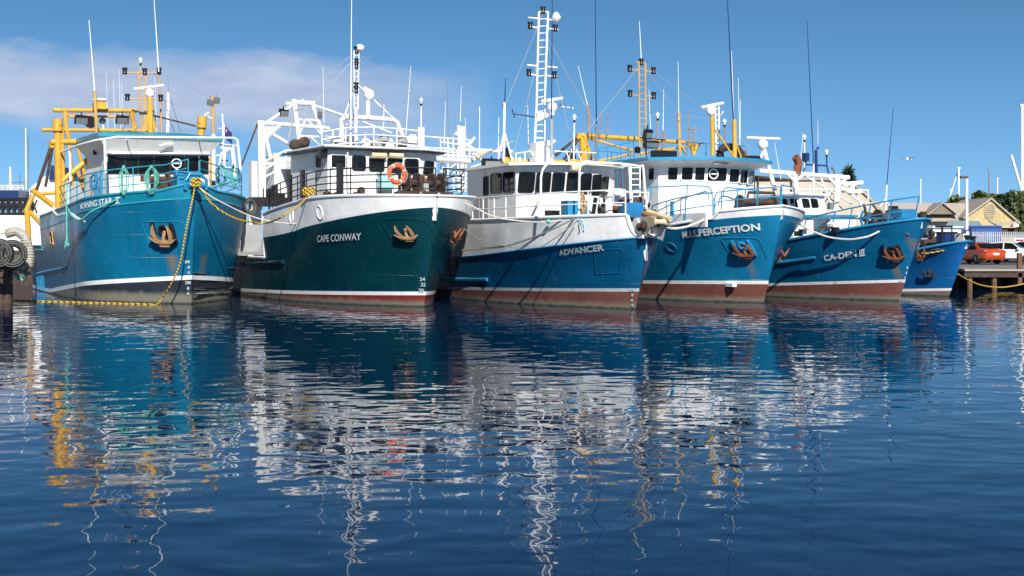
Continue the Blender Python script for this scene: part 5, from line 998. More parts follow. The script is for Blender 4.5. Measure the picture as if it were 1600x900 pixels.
# ------------------------------------------------------------------ left jetty corner with tyres
lj = empty('concrete_jetty', at(0, 430, 51) * Vector((1, 1, 0)) if False else Vector((at(0, 430, 51).x, 51, 0)), 0, 'jetty corner at the left edge on rusty steel piles', 'jetty')
g = MB()
for x in (-.3, .28, .05): g.lathe((x, .2 * abs(x), -2), [(.2, 0), (.2, 3.35)], 'rust_dark', 12); 
g.box((-.7, .4, 1.45), (2.4, 1.4, .3), 'rust_dark'); g.box((-.2, -.1, 1.2), (1.2, .3, .3), 'rust_dark'); g.build('pile', lj)
g = MB(); g.box((-.8, .6, 1.75), (2.6, 1.6, .3), 'concrete'); g.build('deck_slab', lj)
def tyre(px, py, Y, r, label, tilt=0.5, grp='tyre fenders on the left jetty'):
    g = MB(); rot = Matrix.Rotation(tilt, 3, 'Z') @ Matrix.Rotation(R(90), 3, 'X')
    g.lathe((0, 0, 0), [(r * a_, r * b_) for a_, b_ in ((.56, -.22), (.76, -.30), (.95, -.22), (1, -.1), (1, .1), (.95, .22), (.76, .30), (.56, .22), (.52, 0), (.56, -.22))], 'rubber', 30, rot=rot, caps=False); g.lathe((0, 0, 0), [(r * .53, -r * .2), (r * .50, 0), (r * .53, r * .2)], 'hose_grey', 30, rot=rot, caps=False)
    for a_ in (.72, .88):
        g.tube([rot @ Vector((r * a_ * math.cos(k), r * a_ * math.sin(k), r * .305 - abs(a_ - .78) * .12 * r)) for k in np.linspace(0, 6.283, 30)[:-1]], .014, 'rope_grey', 5, closed=True)
    o = g.build('tyre_fender'); o.location = at(px, py, Y); return tag(o, label, 'tyre', grp)
tyre(19, 397, 49.6, .56, 'big worn tyre fender facing the camera at the left edge, whitish inside', .45)
tyre(-2, 396, 49.5, .58, 'tyre fender cut off by the left edge of the picture', .1)
g = MB(); pts = smooth_path([at(*p) for p in ((10, 365, 51), (26, 362, 51), (38, 371, 51), (44, 388, 51), (46, 405, 51), (44, 416, 51))], 8)
g.tube(pts, .19, 'hose_grey', 12)
for p in pts[::2]: g.lathe(p, [(.2, -.03), (.215, 0), (.2, .03)], 'hose_grey', 12)
tag(g.build('fender_hose'), 'thick pale ribbed hose curving over the tyres at the left edge', 'hose')
g = MB(); rng = random.Random(12)
for k in range(9): a = at(rng.uniform(26, 44), rng.uniform(414, 430), 51); g.tube(smooth_path([a, a + Vector((rng.uniform(-.4, .4), .1, rng.uniform(-.25, .25))), a + Vector((rng.uniform(-.4, .4), 0, rng.uniform(-.4, .1)))], 5), .04, ('rope_grey', 'rope_teal')[k % 3 == 0], 6)
g.tube(smooth_path([at(24, 418, 51), at(34, 424, 51), at(45, 416, 51)], 6), .05, 'rope_grey', 6); tag(g.build('net_bundle'), 'tangle of old rope and netting hanging under the ribbed hose', 'netting')

# ------------------------------------------------------------------ white ship behind on the left
ws = empty('moored_ship', (at(-20, 430, 72).x, 72, 0), 0, 'white ship moored behind at the left edge with dark deck trusses', 'ship', None)
def wp_(px, py, dy=0): return at(px, py, 72 + dy) - Vector(ws.location)
g = MB(); g.prism([wp_(-160, 392), wp_(75, 391), wp_(75, 337), wp_(-160, 335)], (0, 7, 0), 'white_clean'); g.prism([wp_(-160, 460, .01), wp_(75, 460, .01), wp_(75, 391.2, .01), wp_(-160, 392.2, .01)], (0, 6.9, 0), 'rust_dark'); g.prism([wp_(50, 393, -.06), wp_(75, 393, -.06), wp_(75, 418, -.06), wp_(50, 418, -.06)], (0, .05, 0), 'wood_pile'); g.build('hull', ws)  # hull below the white is coloured dark to stand in for shade
g = MB(); g.prism([wp_(45, 383, -.1), wp_(76, 383, -.1), wp_(76, 392, -.1), wp_(45, 393, -.1)], (0, .05, 0), 'black_paint'); g.build('rub_rail', ws)
g = MB(); g.prism([wp_(-160, 311, 1.5), wp_(29, 311, 1.5), wp_(29, 298, 1.5), wp_(-160, 298, 1.5)], (0, 5, 0), 'dark_blue'); g.prism([wp_(-160, 298, 1.8), wp_(26, 298, 1.8), wp_(26, 296, 1.8), wp_(-160, 296, 1.8)], (0, 4, 0), 'white_clean'); g.build('superstructure', ws)
g = MB(); g.prism([wp_(30, 336, 3), wp_(108, 336, 3), wp_(108, 296, 3), wp_(92, 272, 3), wp_(70, 275, 3), wp_(45, 296, 3)], (0, 4, 0), 'white_clean'); g.build('deckhouse', ws)
g = MB(); g.prism([wp_(76, 281, 2.8), wp_(96, 281, 2.8), wp_(96, 261, 2.8), wp_(80, 258, 2.8)], (0, 3, 0), 'dark_blue'); g.build('funnel', ws)
g = MB()
for y in (311, 322, 334): g.bar(wp_(-30, y + 1, .5), wp_(52, y, .5), .10, 'black_paint')
for k in range(9): x = -22 + k * 9; g.bar(wp_(x, 311, .5), wp_(x + 8, 334, .5), .055); g.bar(wp_(x + 8, 312, .5), wp_(x, 333, .5), .05); g.bar(wp_(x, 311, .5), wp_(x, 334, .5), .07)
g.build('deck_truss', ws)
g = MB()
for y in (290, 293.5): g.bar(wp_(-40, y, 1.6), wp_(36, y, 1.6), .03, 'white_clean', 6)
for k in range(10): g.bar(wp_(-36 + k * 8, 290, 1.6), wp_(-36 + k * 8, 297, 1.6), .03, 'white_clean', 6)
g.build('railing', ws)
g = MB(); g.bar(wp_(16, 261, 2), wp_(16.5, 296, 2), .06, 'white_clean'); g.bar(wp_(40, 200, 2), wp_(41, 296, 2), .035, 'white_clean'); g.bar(wp_(44, 215, 2), wp_(44, 296, 2), .03, 'grey_metal'); g.bar(wp_(31, 273, 2), wp_(31, 296, 2), .03, 'grey_metal'); g.bar(wp_(16, 285, 2), wp_(44, 285, 2), .03); g.build('mast', ws)

# ------------------------------------------------------------------ cars
mat('car_red', (0.40, 0.060, 0.010), 0.25, coat=.6, var=.03); mat('car_white', (0.75, 0.75, 0.74), 0.25, coat=.6, var=.02); mat('car_grey', (0.05, 0.055, 0.065), 0.25, coat=.6, var=.03); mat('tail_red', (0.35, 0.01, 0.01), 0.2); mat('chrome', (0.55, 0.56, 0.58), 0.2, metal=1.0); mat('hub_grey', (0.28, 0.29, 0.30), .35, metal=.7)
def car(loc, rz, paint, label, group='cars parked on the jetty'):
    """saloon car, nose towards +x"""
    r = empty('parked_car', loc, rz, label, 'car', group)
    st = [(-2.28, .42, .74, .70), (-2.18, .30, .92, .80), (-1.75, .27, .98, .86), (-1.0, .24, .96, .88), (0, .23, .93, .89), (.9, .24, .90, .88), (1.5, .26, .82, .85), (2.05, .28, .70, .78), (2.25, .38, .58, .64)]
    g = MB(); vs = []; fs = []
    for (x, zb, zs, hw) in st:
        vs += [(x, -hw * .86, zb), (x, -hw * .98, zb + .10), (x, -hw, zb + (zs - zb) * .55), (x, -hw * .95, zs - .05), (x, -hw * .85, zs), (x, 0, zs + .03), (x, hw * .85, zs), (x, hw * .95, zs - .05), (x, hw, zb + (zs - zb) * .55), (x, hw * .98, zb + .10), (x, hw * .86, zb)]
    for i in range(len(st) - 1):
        for k_ in range(11): fs.append((i * 11 + k_, i * 11 + (k_ + 1) % 11, (i + 1) * 11 + (k_ + 1) % 11, (i + 1) * 11 + k_))
    fs += [tuple(range(11)), tuple(range((len(st) - 1) * 11, len(st) * 11))]
    g.add(vs, fs, paint); body = g.build('body', r, 40)
    g = MB(); cs = [(-1.75, .96, .80, .96, .80), (-1.05, .94, .80, 1.36, .60), (-.2, .92, .82, 1.43, .62), (.35, .90, .82, 1.40, .60), (1.15, .88, .80, .90, .79)]
    vs = []; fs = []
    for (x, zb, wb, zt_, wt) in cs: vs += [(x, -wb, zb - .03), (x, -wt, zt_ - .04), (x, -wt * .85, zt_), (x, wt * .85, zt_), (x, wt, zt_ - .04), (x, wb, zb - .03)]
    for i in range(4):
        for k_ in range(6): fs.append((i * 6 + k_, i * 6 + (k_ + 1) % 6, (i + 1) * 6 + (k_ + 1) % 6, (i + 1) * 6 + k_))
    g.add(vs, fs, paint); g.build('cabin', r, 40)
    def pane(name, pts):
        g = MB(); c = sum((Vector(p) for p in pts), Vector()) / len(pts); n = (Vector(pts[1]) - Vector(pts[0])).cross(Vector(pts[2]) - Vector(pts[0])).normalized()
        if n.dot(c - Vector((0, 0, .8))) < 0: n = -n
        g.prism([Vector(p) + n * .012 for p in pts], n * .008, 'dark_glass'); return g.build(name, r, 0)
    pane('windscreen', [(.45, -.56, 1.33), (1.06, -.72, .93), (1.06, .72, .93), (.45, .56, 1.33)])
    pane('rear_window', [(-1.14, -.56, 1.31), (-1.66, -.70, 1.0), (-1.66, .70, 1.0), (-1.14, .56, 1.31)])
    for sg in (-1, 1):
        y0, y1 = .815 * sg, .635 * sg
        pane('side_window', [(-.08, y0, .93), (.95, y0 - .01 * sg, .93), (.38, y1 - .03 * sg, 1.33), (-.08, y1, 1.36)]); pane('side_window', [(-1.42, y0 - .015 * sg, .97), (-.16, y0, .94), (-.16, y1, 1.36), (-.92, y1 - .03 * sg, 1.31)])
        g = MB(); g.box((.85, sg * .95, .98), (.14, .2, .13), paint); g.build('wing_mirror', r)
        g = MB(); g.box((-2.19, sg * .56, .76), (.12, .42, .18), 'tail_red'); g.build('tail_light', r)
        g = MB(); g.box((2.13, sg * .52, .60), (.2, .42, .15), 'chrome'); g.build('headlight', r)
        for x in (-1.4, 1.35):
            g = MB(); g.lathe((x, sg * .78, .31), [(.2, -.11), (.3, -.11), (.315, -.05), (.315, .06), (.29, .10), (.2, .10)], 'rubber', 20, 'Y'); wh = g.build('wheel', r)
            g = MB(); g.lathe((x, sg * .78, .31), [(.2, -.09), (.21, .0), (.2, .09)], 'hub_grey', 16, 'Y')
            for k_ in range(5): a_ = k_ * 1.257; g.bar((x, sg * .885, .31), (x + .19 * math.cos(a_), sg * .885, .31 + .19 * math.sin(a_)), .028, 'chrome', 5)
            g.build('rim', wh)
    g = MB(); g.box((-2.285, 0, .66), (.03, .46, .13), 'lamp_white'); g.build('number_plate', r)
    g = MB(); g.box((2.2, 0, .38), (.18, 1.3, .1), 'black_plastic'); g.build('grille', r)
    r.scale = (.92, .92, .92); return r
def on_ground(px, py, z): Y = (CAMH - z) * F / (py - YH); return Vector(((px - 800) * Y / F, Y, z))
car((at(1520, 400, 77).x, 77, GZ + .01), R(108), 'car_red', 'orange red saloon car seen from behind on the jetty')
car((at(1574, 400, 80).x, 80, GZ + .01), R(-30), 'car_white', 'white saloon car with its bonnet towards the right, beside the red one')
car((at(1606, 400, 84).x, 84, GZ + .01), R(-150), 'car_grey', 'dark grey car parked behind the white one at the right edge')

# ------------------------------------------------------------------ fence, container, awning, house
mat('fence_white', (0.37, 0.39, 0.43), .5, var=.05); mat('container_blue', (0.03, 0.09, 0.32), .45, stain=RUST, stain_amt=.4); mat('roof_tin', (0.36, 0.31, 0.26), .6, var=.06); mat('roof_teal', (0.22, 0.33, 0.31), .6); mat('cream_wall', (0.47, 0.41, 0.33), .8, var=.06); mat('louvre_grey', (0.36, 0.30, 0.20), .7)
f = empty('palisade_fence', (at(1440, 372, 100).x, 100, GZ), 0, 'long pale steel palisade fence behind the parked cars', 'fence')
x1 = at(1760, 372, 100).x - f.location.x; g = MB(); k = 0; x = 0
while x < x1: g.box((x, 0, 1.02), (.085, .03, 2.05), 'fence_white'); x += .16
for z in (.35, 1.75): g.box((x1 / 2, .04, z), (x1, .04, .06), 'fence_white')
g.build('pales', f)
g = MB(); g.box((at(1593, 372, 100).x - f.location.x, -.05, 1.3), (.8, .02, .55), 'lamp_white'); g.build('notice_plate', f); g = MB(); g.box((at(1593, 372, 100).x - f.location.x, -.07, 1.38), (.6, .01, .14), 'tail_red'); g.build('notice_plate', f)
cx0, cx1 = at(1455, 372, 108).x, at(1563.5, 372, 108).x; ct = empty('shipping_container', ((cx0 + cx1) / 2, 109, GZ), 0, 'blue shipping container behind the palisade fence', 'container'); L_ = cx1 - cx0
g = MB(); g.box((0, 0, 1.3), (L_, 2.4, 2.5), 'container_blue'); n_ = 26
for k in range(n_): g.box((-L_ / 2 + .15 + k * (L_ - .3) / (n_ - 1), -1.22, 1.3), (.11, .05, 2.2), 'container_blue')
g.build('body', ct); g = MB()
for z in (.12, 2.55): g.box((0, -1.25, z), (L_ + .04, .1, .14), 'container_blue')
g.build('frame_rail', ct); g = MB(); g.box((L_ * .32, -1.28, 1.75), (.55, .02, .7), 'blue_roof'); g.build('painted_panel', ct)
aw = empty('lean_to_roof', (at(1510, 350, 112).x, 112, GZ), 0, 'grey green lean-to roof between the blue container and the stone house', 'shed')
q_ = lambda px, py, dy: at(px, py, 112 + dy) - Vector(aw.location)
g = MB(); g.prism([q_(1484, 345.5, 5), q_(1530, 347, 5), q_(1534, 353.5, 0), q_(1478, 353.5, 0)], (0, 0, .1), 'roof_teal'); g.build('roof', aw)
g = MB()
for px in (1480, 1506, 1532): g.bar(q_(px, 354, .1), q_(px, 354, .1) * Vector((1, 1, 0)), .06, 'grey_paint')
g.build('post', aw)
g = MB(); aw2 = empty('lean_to_roof', (at(1575, 352, 118).x, 118, GZ), 0, 'rusty tan lean-to roof against the foot of the stone gable', 'shed')
q2 = lambda px, py, dy: at(px, py, 118 + dy) - Vector(aw2.location)
g.prism([q2(1545, 347, 4), q2(1588, 347.5, 4), q2(1592, 354.5, 0), q2(1562, 355, 0)], (0, 0, .1), 'cream'); g.build('roof', aw2)
g = MB(); g.prism([q2(1563, 356, .3), q2(1590, 356, .3), q2(1590, 370, .3), q2(1563, 370, .3)], (0, .1, 0), 'rust_dark'); g.build('wall', aw2)
g = MB(); g.box(q2(1586, 352, -.3), (.5, .5, .25), 'lamp_white'); g.build('gutter_box', aw2)
def stone_mat():
    m = bpy.data.materials.new('limestone'); m.use_nodes = True; t = m.node_tree; b = t.nodes['Principled BSDF']; b.inputs['Roughness'].default_value = .9
    tcn = N(t, 'ShaderNodeTexCoord'); mp = N(t, 'ShaderNodeMapping'); mp.inputs['Rotation'].default_value = (R(90), 0, 0); t.links.new(tcn.outputs['Object'], mp.inputs[0])
    br = N(t, 'ShaderNodeTexBrick', ins={'Scale': 1.0, 'Mortar Size': .02, 'Brick Width': .8, 'Row Height': .36, 'Color1': (.46, .36, .16, 1), 'Color2': (.36, .27, .12, 1), 'Mortar': (.5, .42, .26, 1)}); t.links.new(mp.outputs[0], br.inputs['Vector'])
    n = N(t, 'ShaderNodeTexNoise', ins={'Scale': 1.1, 'Detail': 6}); t.links.new(tcn.outputs['Object'], n.inputs['Vector'])
    t.links.new(mixc(t, ramp(t, n.outputs[0], [(.35, .0), (.65, .5)]), br.outputs[0], (.56, .47, .27)), b.inputs['Base Color']); MATS['limestone'] = m
stone_mat()
HY = 140; hs2 = empty('stone_house', (at(1548, 372, HY).x, HY, GZ), 0, 'yellow limestone house with a broad tin roof and oval gable vent', 'house')
q3 = lambda px, py, dy=0: at(px, py, HY + dy) - Vector(hs2.location)
zE = q3(1511, 337).z; zP = q3(1548, 309.5).z; xl, xr = q3(1509, 372).x, q3(1588, 372).x; xpk = 0.0; DP = 9.0
g = MB(); g.prism([(xl, 0, 0), (xr, 0, 0), (xr, 0, zE - .5), (xpk, 0, zP - .12), (xl, 0, zE)], (0, DP, 0), 'limestone'); g.build('wall', hs2)
g = MB()
for (xa_, za_, xb_, zb_) in ((xl - .35, zE - .18, xpk, zP + .06), (xr + .35, zE - .75, xpk, zP + .06)):
    g.prism([(xa_, -.3, za_), (xb_, -.3, zb_), (xb_, -.3, zb_ - .22), (xa_, -.3, za_ - .22)], (0, DP + .5, 0), 'roof_tin')
g.build('roof', hs2)
c = q3(1547, 330); g = MB(); g.prism([(c.x + .72 * math.cos(k) * .95, -.08, c.z + 1.0 * math.sin(k)) for k in np.linspace(0, 6.283, 24)[:-1]], (0, .1, 0), 'limestone'); g.prism([(c.x + .58 * math.cos(k), -.12, c.z + .85 * math.sin(k)) for k in np.linspace(0, 6.283, 24)[:-1]], (0, .05, 0), 'louvre_grey')
for k in range(8): g.box((c.x, -.15, c.z - .7 + k * .2), (1.0 - abs(k - 3.5) * .12, .05, .05), 'louvre_grey')
g.build('gable_vent', hs2)
# long wing running to the left
xw0 = q3(1330, 372).x; zr = q3(1500, 315.5).z; ze2 = q3(1500, 343).z - .2
g = MB(); g.prism([(xw0, 1.2, 0), (xl, 1.2, 0), (xl, 1.2, ze2), (xw0, 1.2, ze2)], (0, 7, 0), 'cream_wall'); g.build('wall', hs2)
g = MB(); g.add([(xw0, .6, ze2), (xl + 2.4, .6, ze2), (xpk, 4.6, zr), (xw0, 4.6, zr), (xw0, 9, ze2), (xpk, 9, ze2)], [(0, 1, 2, 3), (3, 2, 5, 4)], 'roof_tin'); g.build('roof', hs2)
c = q3(1476, 333); g = MB(); g.prism([(c.x - 1.45, .75, c.z - .1), (c.x + 1.5, .75, c.z - .1), (c.x, .75, c.z + 1.05)], (0, 3, 0), 'dormer_brown'); g.build('dormer_gable', hs2)
g = MB(); g.prism([(c.x - 1.7, .5, c.z - .15), (c.x, .5, c.z + 1.2), (c.x, .5, c.z + 1.08), (c.x - 1.5, .5, c.z - .15)], (0, 3.2, 0), 'roof_tin'); g.prism([(c.x + 1.75, .5, c.z - .15), (c.x, .5, c.z + 1.2), (c.x, .5, c.z + 1.08), (c.x + 1.55, .5, c.z - .15)], (0, 3.2, 0), 'roof_tin'); g.build('dormer_roof', hs2)
# cream shed with a curved roof seen between the masts
sh = empty('cream_shed', (at(1280, 372, 112).x, 112, GZ), 0, 'big cream shed with a sloping roof end behind the white gantry', 'shed')
q4 = lambda px, py, dy=0: at(px, py, 112 + dy) - Vector(sh.location)
g = MB(); g.prism([q4(1180, 372), q4(1392, 372), q4(1374, 330), q4(1358, 308), q4(1340, 293), q4(1320, 284), q4(1290, 280), q4(1180, 280)], (0, 14, 0), 'cream_wall'); g.build('wall', sh)
g = MB(); g.tube([q4(*p, -.1) for p in ((1392, 372), (1374, 330), (1358, 308), (1340, 293), (1320, 284), (1290, 280), (1180, 280))], .12, 'roof_tin', 6); g.build('roof_edge', sh)

# ------------------------------------------------------------------ trees
def leaf_mat(name, a, b_):
    m = bpy.data.materials.new(name); m.use_nodes = True; t = m.node_tree; b = t.nodes['Principled BSDF']; b.inputs['Roughness'].default_value = .6
    gn = N(t, 'ShaderNodeNewGeometry'); tcn = N(t, 'ShaderNodeTexCoord'); n = N(t, 'ShaderNodeTexNoise', ins={'Scale': .5, 'Detail': 4}); t.links.new(tcn.outputs['Object'], n.inputs['Vector'])
    x = M_(t, 'ADD', M_(t, 'MULTIPLY', gn.outputs['Random Per Island'], .5), M_(t, 'MULTIPLY_ADD', n.outputs[0], 1.4, -.45))
    t.links.new(ramp(t, x, [(.1, a), (.9, b_)]), b.inputs['Base Color']); MATS[name] = m
leaf_mat('leaf_dark', (.018, .035, .010), (.075, .105, .022)); leaf_mat('leaf_olive', (.028, .045, .012), (.12, .14, .03)); leaf_mat('leaf_pine', (.008, .028, .016), (.025, .06, .03))
mat('bark', (.09, .07, .05), .9, bump=.02)
def tree(px, py, Y, wpx, label, leaf, seed, kind='broadleaf_tree', n=2600):
    rng = np.random.default_rng(seed); top = at(px, py, Y); base = Vector((top.x, Y, GZ)); H = top.z - GZ; Wd = wpx * Y / F
    r = empty(kind, base, 0, label, 'tree', 'trees behind the stone house'); g = MB()
    g.tube(smooth_path([(0, 0, 0), (.1, 0, H * .3), (-.1, .1, H * .6), (0, 0, H * .85)], 4), .32, 'bark', 8, .08)
    for k in range(7): a = k * .9; g.tube(smooth_path([(0, 0, H * (.25 + .06 * k)), (Wd * .18 * math.cos(a), Wd * .18 * math.sin(a), H * (.4 + .05 * k)), (Wd * .36 * math.cos(a), Wd * .36 * math.sin(a), H * (.5 + .05 * k))], 3), .12, 'bark', 6, .03)
    g.build('trunk', r); g = MB(); V = []; Fc = []
    cl = [(rng.normal(0, .24) * Wd, rng.normal(0, .22) * Wd, H * rng.uniform(.32, .93), rng.uniform(.10, .2) * Wd) for _ in range(34)]
    cl = [(x, y, min(z, H * (.97 - .55 * min(1, (abs(x) / (Wd * .56)) ** 2.2))), s) for x, y, z, s in cl]
    for k in range(n):
        x, y, z, s = cl[rng.integers(len(cl))]; d = rng.normal(size=3); d /= np.linalg.norm(d); p = np.array((x, y, z)) + d * s * np.array((1, 1, .72)) * rng.uniform(.55, 1.0)
        if p[2] > H: p[2] = H - rng.uniform(0, .4)
        t1 = rng.normal(size=3); t1 /= np.linalg.norm(t1); t2 = np.cross(t1, rng.normal(size=3)); t2 /= np.linalg.norm(t2); l = rng.uniform(.16, .42); o = len(V)
        V += [p - t1 * l, p + t2 * l * .6, p + t1 * l, p - t2 * l * .6]; Fc.append((o, o + 1, o + 2, o + 3))
    g.add(V, Fc, leaf); g.build('crown', r, 0, fix=False); return r
for k, (px, py, Y, wpx, lf, lb) in enumerate((
        (1596, 296, 165, 95, 'leaf_dark', 'tall dark green tree at the right edge right of the gable'), (1570, 303, 172, 60, 'leaf_dark', 'dark tree rising just right of the gable peak'),
        (1530, 298, 178, 60, 'leaf_olive', 'olive green tree above the ridge left of the gable peak'), (1500, 302, 180, 52, 'leaf_olive', 'rounded olive tree farthest left above the long tin roof'),
        (1552, 299, 182, 40, 'leaf_olive', 'small olive tree directly behind the gable peak'), (1605, 318, 150, 70, 'leaf_dark', 'low dark tree beside the right wall of the stone house'))):
    tree(px, py, Y, wpx, lb, lf, 30 + k, n=3000)
pn = empty('norfolk_pine', (at(1326, 372, 190).x, 190, GZ), 0, 'small dark conical pine showing above the cream shed', 'tree'); tp = at(1326, 266, 190).z - GZ
g = MB(); g.bar((0, 0, 0), (0, 0, tp), .3, 'bark', 8, .05); g.build('trunk', pn); g = MB(); rng = np.random.default_rng(5); V = []; Fc = []
for k in range(1500):
    h_ = rng.uniform(.45, 1); rad = (1 - h_) * 6.2 * (.65 + .35 * ((h_ * 26) % 1)); a = rng.uniform(0, 6.283); p = np.array((math.cos(a), math.sin(a), 0)) * rad * rng.uniform(.3, 1) + np.array((0, 0, h_ * tp)); t1 = rng.normal(size=3) * .45; t2 = rng.normal(size=3) * .2; o = len(V); V += [p - t1, p + t2, p + t1, p - t2]; Fc.append((o, o + 1, o + 2, o + 3))
g.add(V, Fc, 'leaf_pine'); g.build('crown', pn, 0, fix=False)

# ------------------------------------------------------------------ distant masts and a lamp pole
def yacht_mast(px, pt, pb, Y, r, label, stay=None, m='white_clean'):
    r *= .68
    a, c = at(px, pt, Y), at(px, pb, Y); b_ = Vector((a.x, Y, GZ)); o = empty('yacht_mast', b_, 0, label, 'mast', 'yacht masts beyond the trees')
    g = MB(); g.bar((0, 0, 0), (0, 0, a.z - GZ), r, m, 8, r * .8); 
    if stay: e = at(*stay, Y) - b_; f0 = at(stay[2] if len(stay) > 2 else px, pt + 6, Y) - b_; g.bar(f0 if False else Vector((0, 0, a.z - GZ - .5)), e, r * .35, m, 6)
    g.box((0, 0, a.z - GZ + .05), (r * 2.8, r * 2, r * 1.2), m); g.build('spar', o); return o
yacht_mast(1498, 263, 300, 195, .24, 'thick white mast left of the lamp pole'); yacht_mast(1545.5, 265, 300, 200, .2, 'grey mast above the gable peak', m='grey_metal'); yacht_mast(1558.5, 279, 300, 205, .16, 'short pale mast just right of the gable peak')
yacht_mast(1597, 165, 300, 190, .36, 'tallest white mast at the right edge of the picture'); yacht_mast(1438.5, 281, 315, 200, .14, 'thin white mast above the bow rails of the low blue boat'); yacht_mast(1485, 296, 310, 205, .12, 'faint short mast at the left end of the tree line')
def boom(a, b_, Y, r, label): 
    p, q = at(*a, Y), at(*b_, Y); o = MB().bar(p, q, r, 'white_clean', 8).build('furled_forestay'); tag(o, label, 'mast'); return o
boom((1580, 242), (1596, 297), 189.5, .2, 'slanting white spar leaning towards the tallest mast'); boom((1496, 270), (1485, 305), 195.5, .08, 'thin slanting stay left of the thick white mast')
lp = empty('lamp_pole', (at(1510.5, 372, 95).x, 95, GZ), 0, 'white lamp pole in front of the stone house', 'lamp pole'); ht = at(1510, 277, 95).z - GZ
g = MB(); g.bar((0, 0, 0), (0, 0, ht), .12, 'white_clean', 10, .1); g.build('pole', lp); g = MB(); g.box((-.22, 0, ht), (.55, .25, .16), 'rust_dark'); g.build('lamp_head', lp)
for (px, pt, Y, lb) in ((668, 148, 96, 0),): pass

# ------------------------------------------------------------------ gull
gl = empty('seagull', at(1420, 249, 78), R(20), 'white seagull with dark wing tips flying over the low blue boat', 'bird')
g = MB(); g.lathe((0, 0, 0), [(.005, -.2), (.035, -.16), (.055, -.05), (.05, .06), (.035, .13), (.036, .17), (.02, .21), (.005, .25)], 'white_clean', 10, 'X')
for sg in (-1, 1):
    vs = [(.07, sg * .03, .02), (.10, sg * .22, .14), (.02, sg * .46, .10), (-.04, sg * .55, .07), (-.05, sg * .40, .09), (-.06, sg * .2, .12), (-.07, sg * .03, .02)]
    g.prism(vs, (0, 0, .012), 'white_clean')
g.build('body', gl); g = MB()
for sg in (-1, 1): g.prism([(.03, sg * .44, .105), (-.05, sg * .60, .06), (-.05, sg * .42, .095)], (0, 0, .016), 'black_plastic')
g.build('wing_tip', gl)
# ------------------------------------------------------------------ ropes, rings and loose gear hung on the boats
def W(b, p): return tuple(b.wld(p))
rope('mooring_rope', 'yellow and black rope dropping from the leftmost trawler bow into the water', [(305, 287, 49.8), (302, 306, 49.7), (298, 324, 49.6), (290, 363, 49.5), (281, 412, 49.6), (266, 446, 49.8), (252, 468, 50.3), (244, 476.0, 49.9), (230, 475.4, 50.2), (120, 472.2, 51.7), (30, 469.6, 53.1), (-40, 468, 54)], .032, 'rope_yellow')
f2 = b2.along(478, 484, 1, 3)[1]
pf = b2.wld(f2 + Vector((0, -.15, .05)))
rope('mooring_rope', 'yellow and black rope sagging from the leftmost trawler bow to the dark green trawler', [(307, 287, 49.7), (315, 298, 49.7), (337, 323.5, 49.8), (366, 340.5, 50.3), (390, 346.5, 51), (413, 349, 51.5), (438, 340, 51.9), (465, 322, 52.2), tuple(pf)] if False else [(307, 287, 49.7), (315, 298, 49.7), (337, 323.5, 49.8), (366, 340.5, 50.3), (390, 346.5, 51), (413, 349, 51.5), (438, 340, pf.y - .5), (465, 322, pf.y - .2), (481, 307, pf.y)], .036, 'rope_yellow')
rope('mooring_rope', 'thin pale rope from the leftmost trawler bow along the white bulwark of the green trawler', [(309, 291, 49.7), (330, 307, 49.8), (356, 321, 50.2), (381, 333, 50.7), (410, 343, 51), (450, 349, 51), (500, 347, 50.5), (545, 336, 49.9), (584, 322, 49.6), (610, 308, 49.6), (616, 304, 49.9)], .025, 'rope_white')
rope('mooring_rope', 'greenish rope running from the dark green trawler to the white bulwark of its neighbour', [(700, 309, 49.5), (735, 321, 48.9), (770, 338, 48.3), (810, 345, 47.9), (857, 347, 47.4), (890, 341, 47.2), (905, 337, 47.5)], .03, 'rope_white')
g = MB(); g.ball(at(857, 346, 47.4), .09, 'rope_teal'); tag(g.build('rope_knot'), 'small green knot of rope on the line crossing the white bulwark', 'rope')
rope('mooring_rope', 'dark slack rope hanging across the long white bulwark below the railing', [(722, 391, 49.5), (760, 388, 48.6), (790, 384.5, 47.9), (830, 372, 47.1), (870, 355, 46.6), (900, 340, 46.9)], .032, 'rope_grey')
rope('mooring_rope', 'thin grey line looping down from the green trawler bow to the dark slack rope', [(725, 357, 49), (745, 372, 48.6), (770, 381, 48.2), (800, 386, 47.7)], .022, 'rope_grey')
rope('mooring_rope', 'dark taut line coming down diagonally over the white bulwark towards the lettering', [(900, 347, 46.7), (870, 370, 46.4), (844, 387, 46.5)], .02, 'rope_grey')
rope('mooring_rope', 'pale rope sagging from the white fairlead of the round-fronted boat to its bow neighbour', [(1102, 342, 50.3), (1080, 352, 49.9), (1060, 356.5, 49.5), (1042, 356, 49), (1025, 349, 47)], .05, 'rope_white')
rope('mooring_rope', 'pale rope sagging along the low blue boat below its bow rails', [(1397, 348, 52.6), (1380, 358, 52.4), (1359, 368.5, 52.3), (1340, 372.8, 52.4), (1324, 374, 52.6), (1295, 370.5, 53), (1269, 361, 53.3), (1249, 350, 53)], .04, 'rope_white')
rope('mooring_rope', 'yellow and black rope across the deck edge of the small bright blue boat', [(1503, 373, 56.9), (1493, 382, 56.6), (1478, 390, 56.5), (1458, 394.5, 56.7), (1440, 395.5, 57), (1425, 392, 58)], .036, 'rope_yellow')
rope('mooring_rope', 'pale grey rope just above the yellow one on the small bright blue boat', [(1497, 377, 56.8), (1478, 386, 56.5), (1455, 389.5, 56.7), (1437, 389.5, 57.2)], .035, 'rope_grey')
rope('mooring_rope', 'yellow and black rope sagging in front of the jetty piles at the right edge', [(1497, 428.5, 58), (1512, 437, 60), (1533, 445.5, 62), (1560, 449, 63.4), (1582, 447, 63.8), (1605, 442.5, 64)], .032, 'rope_yellow')
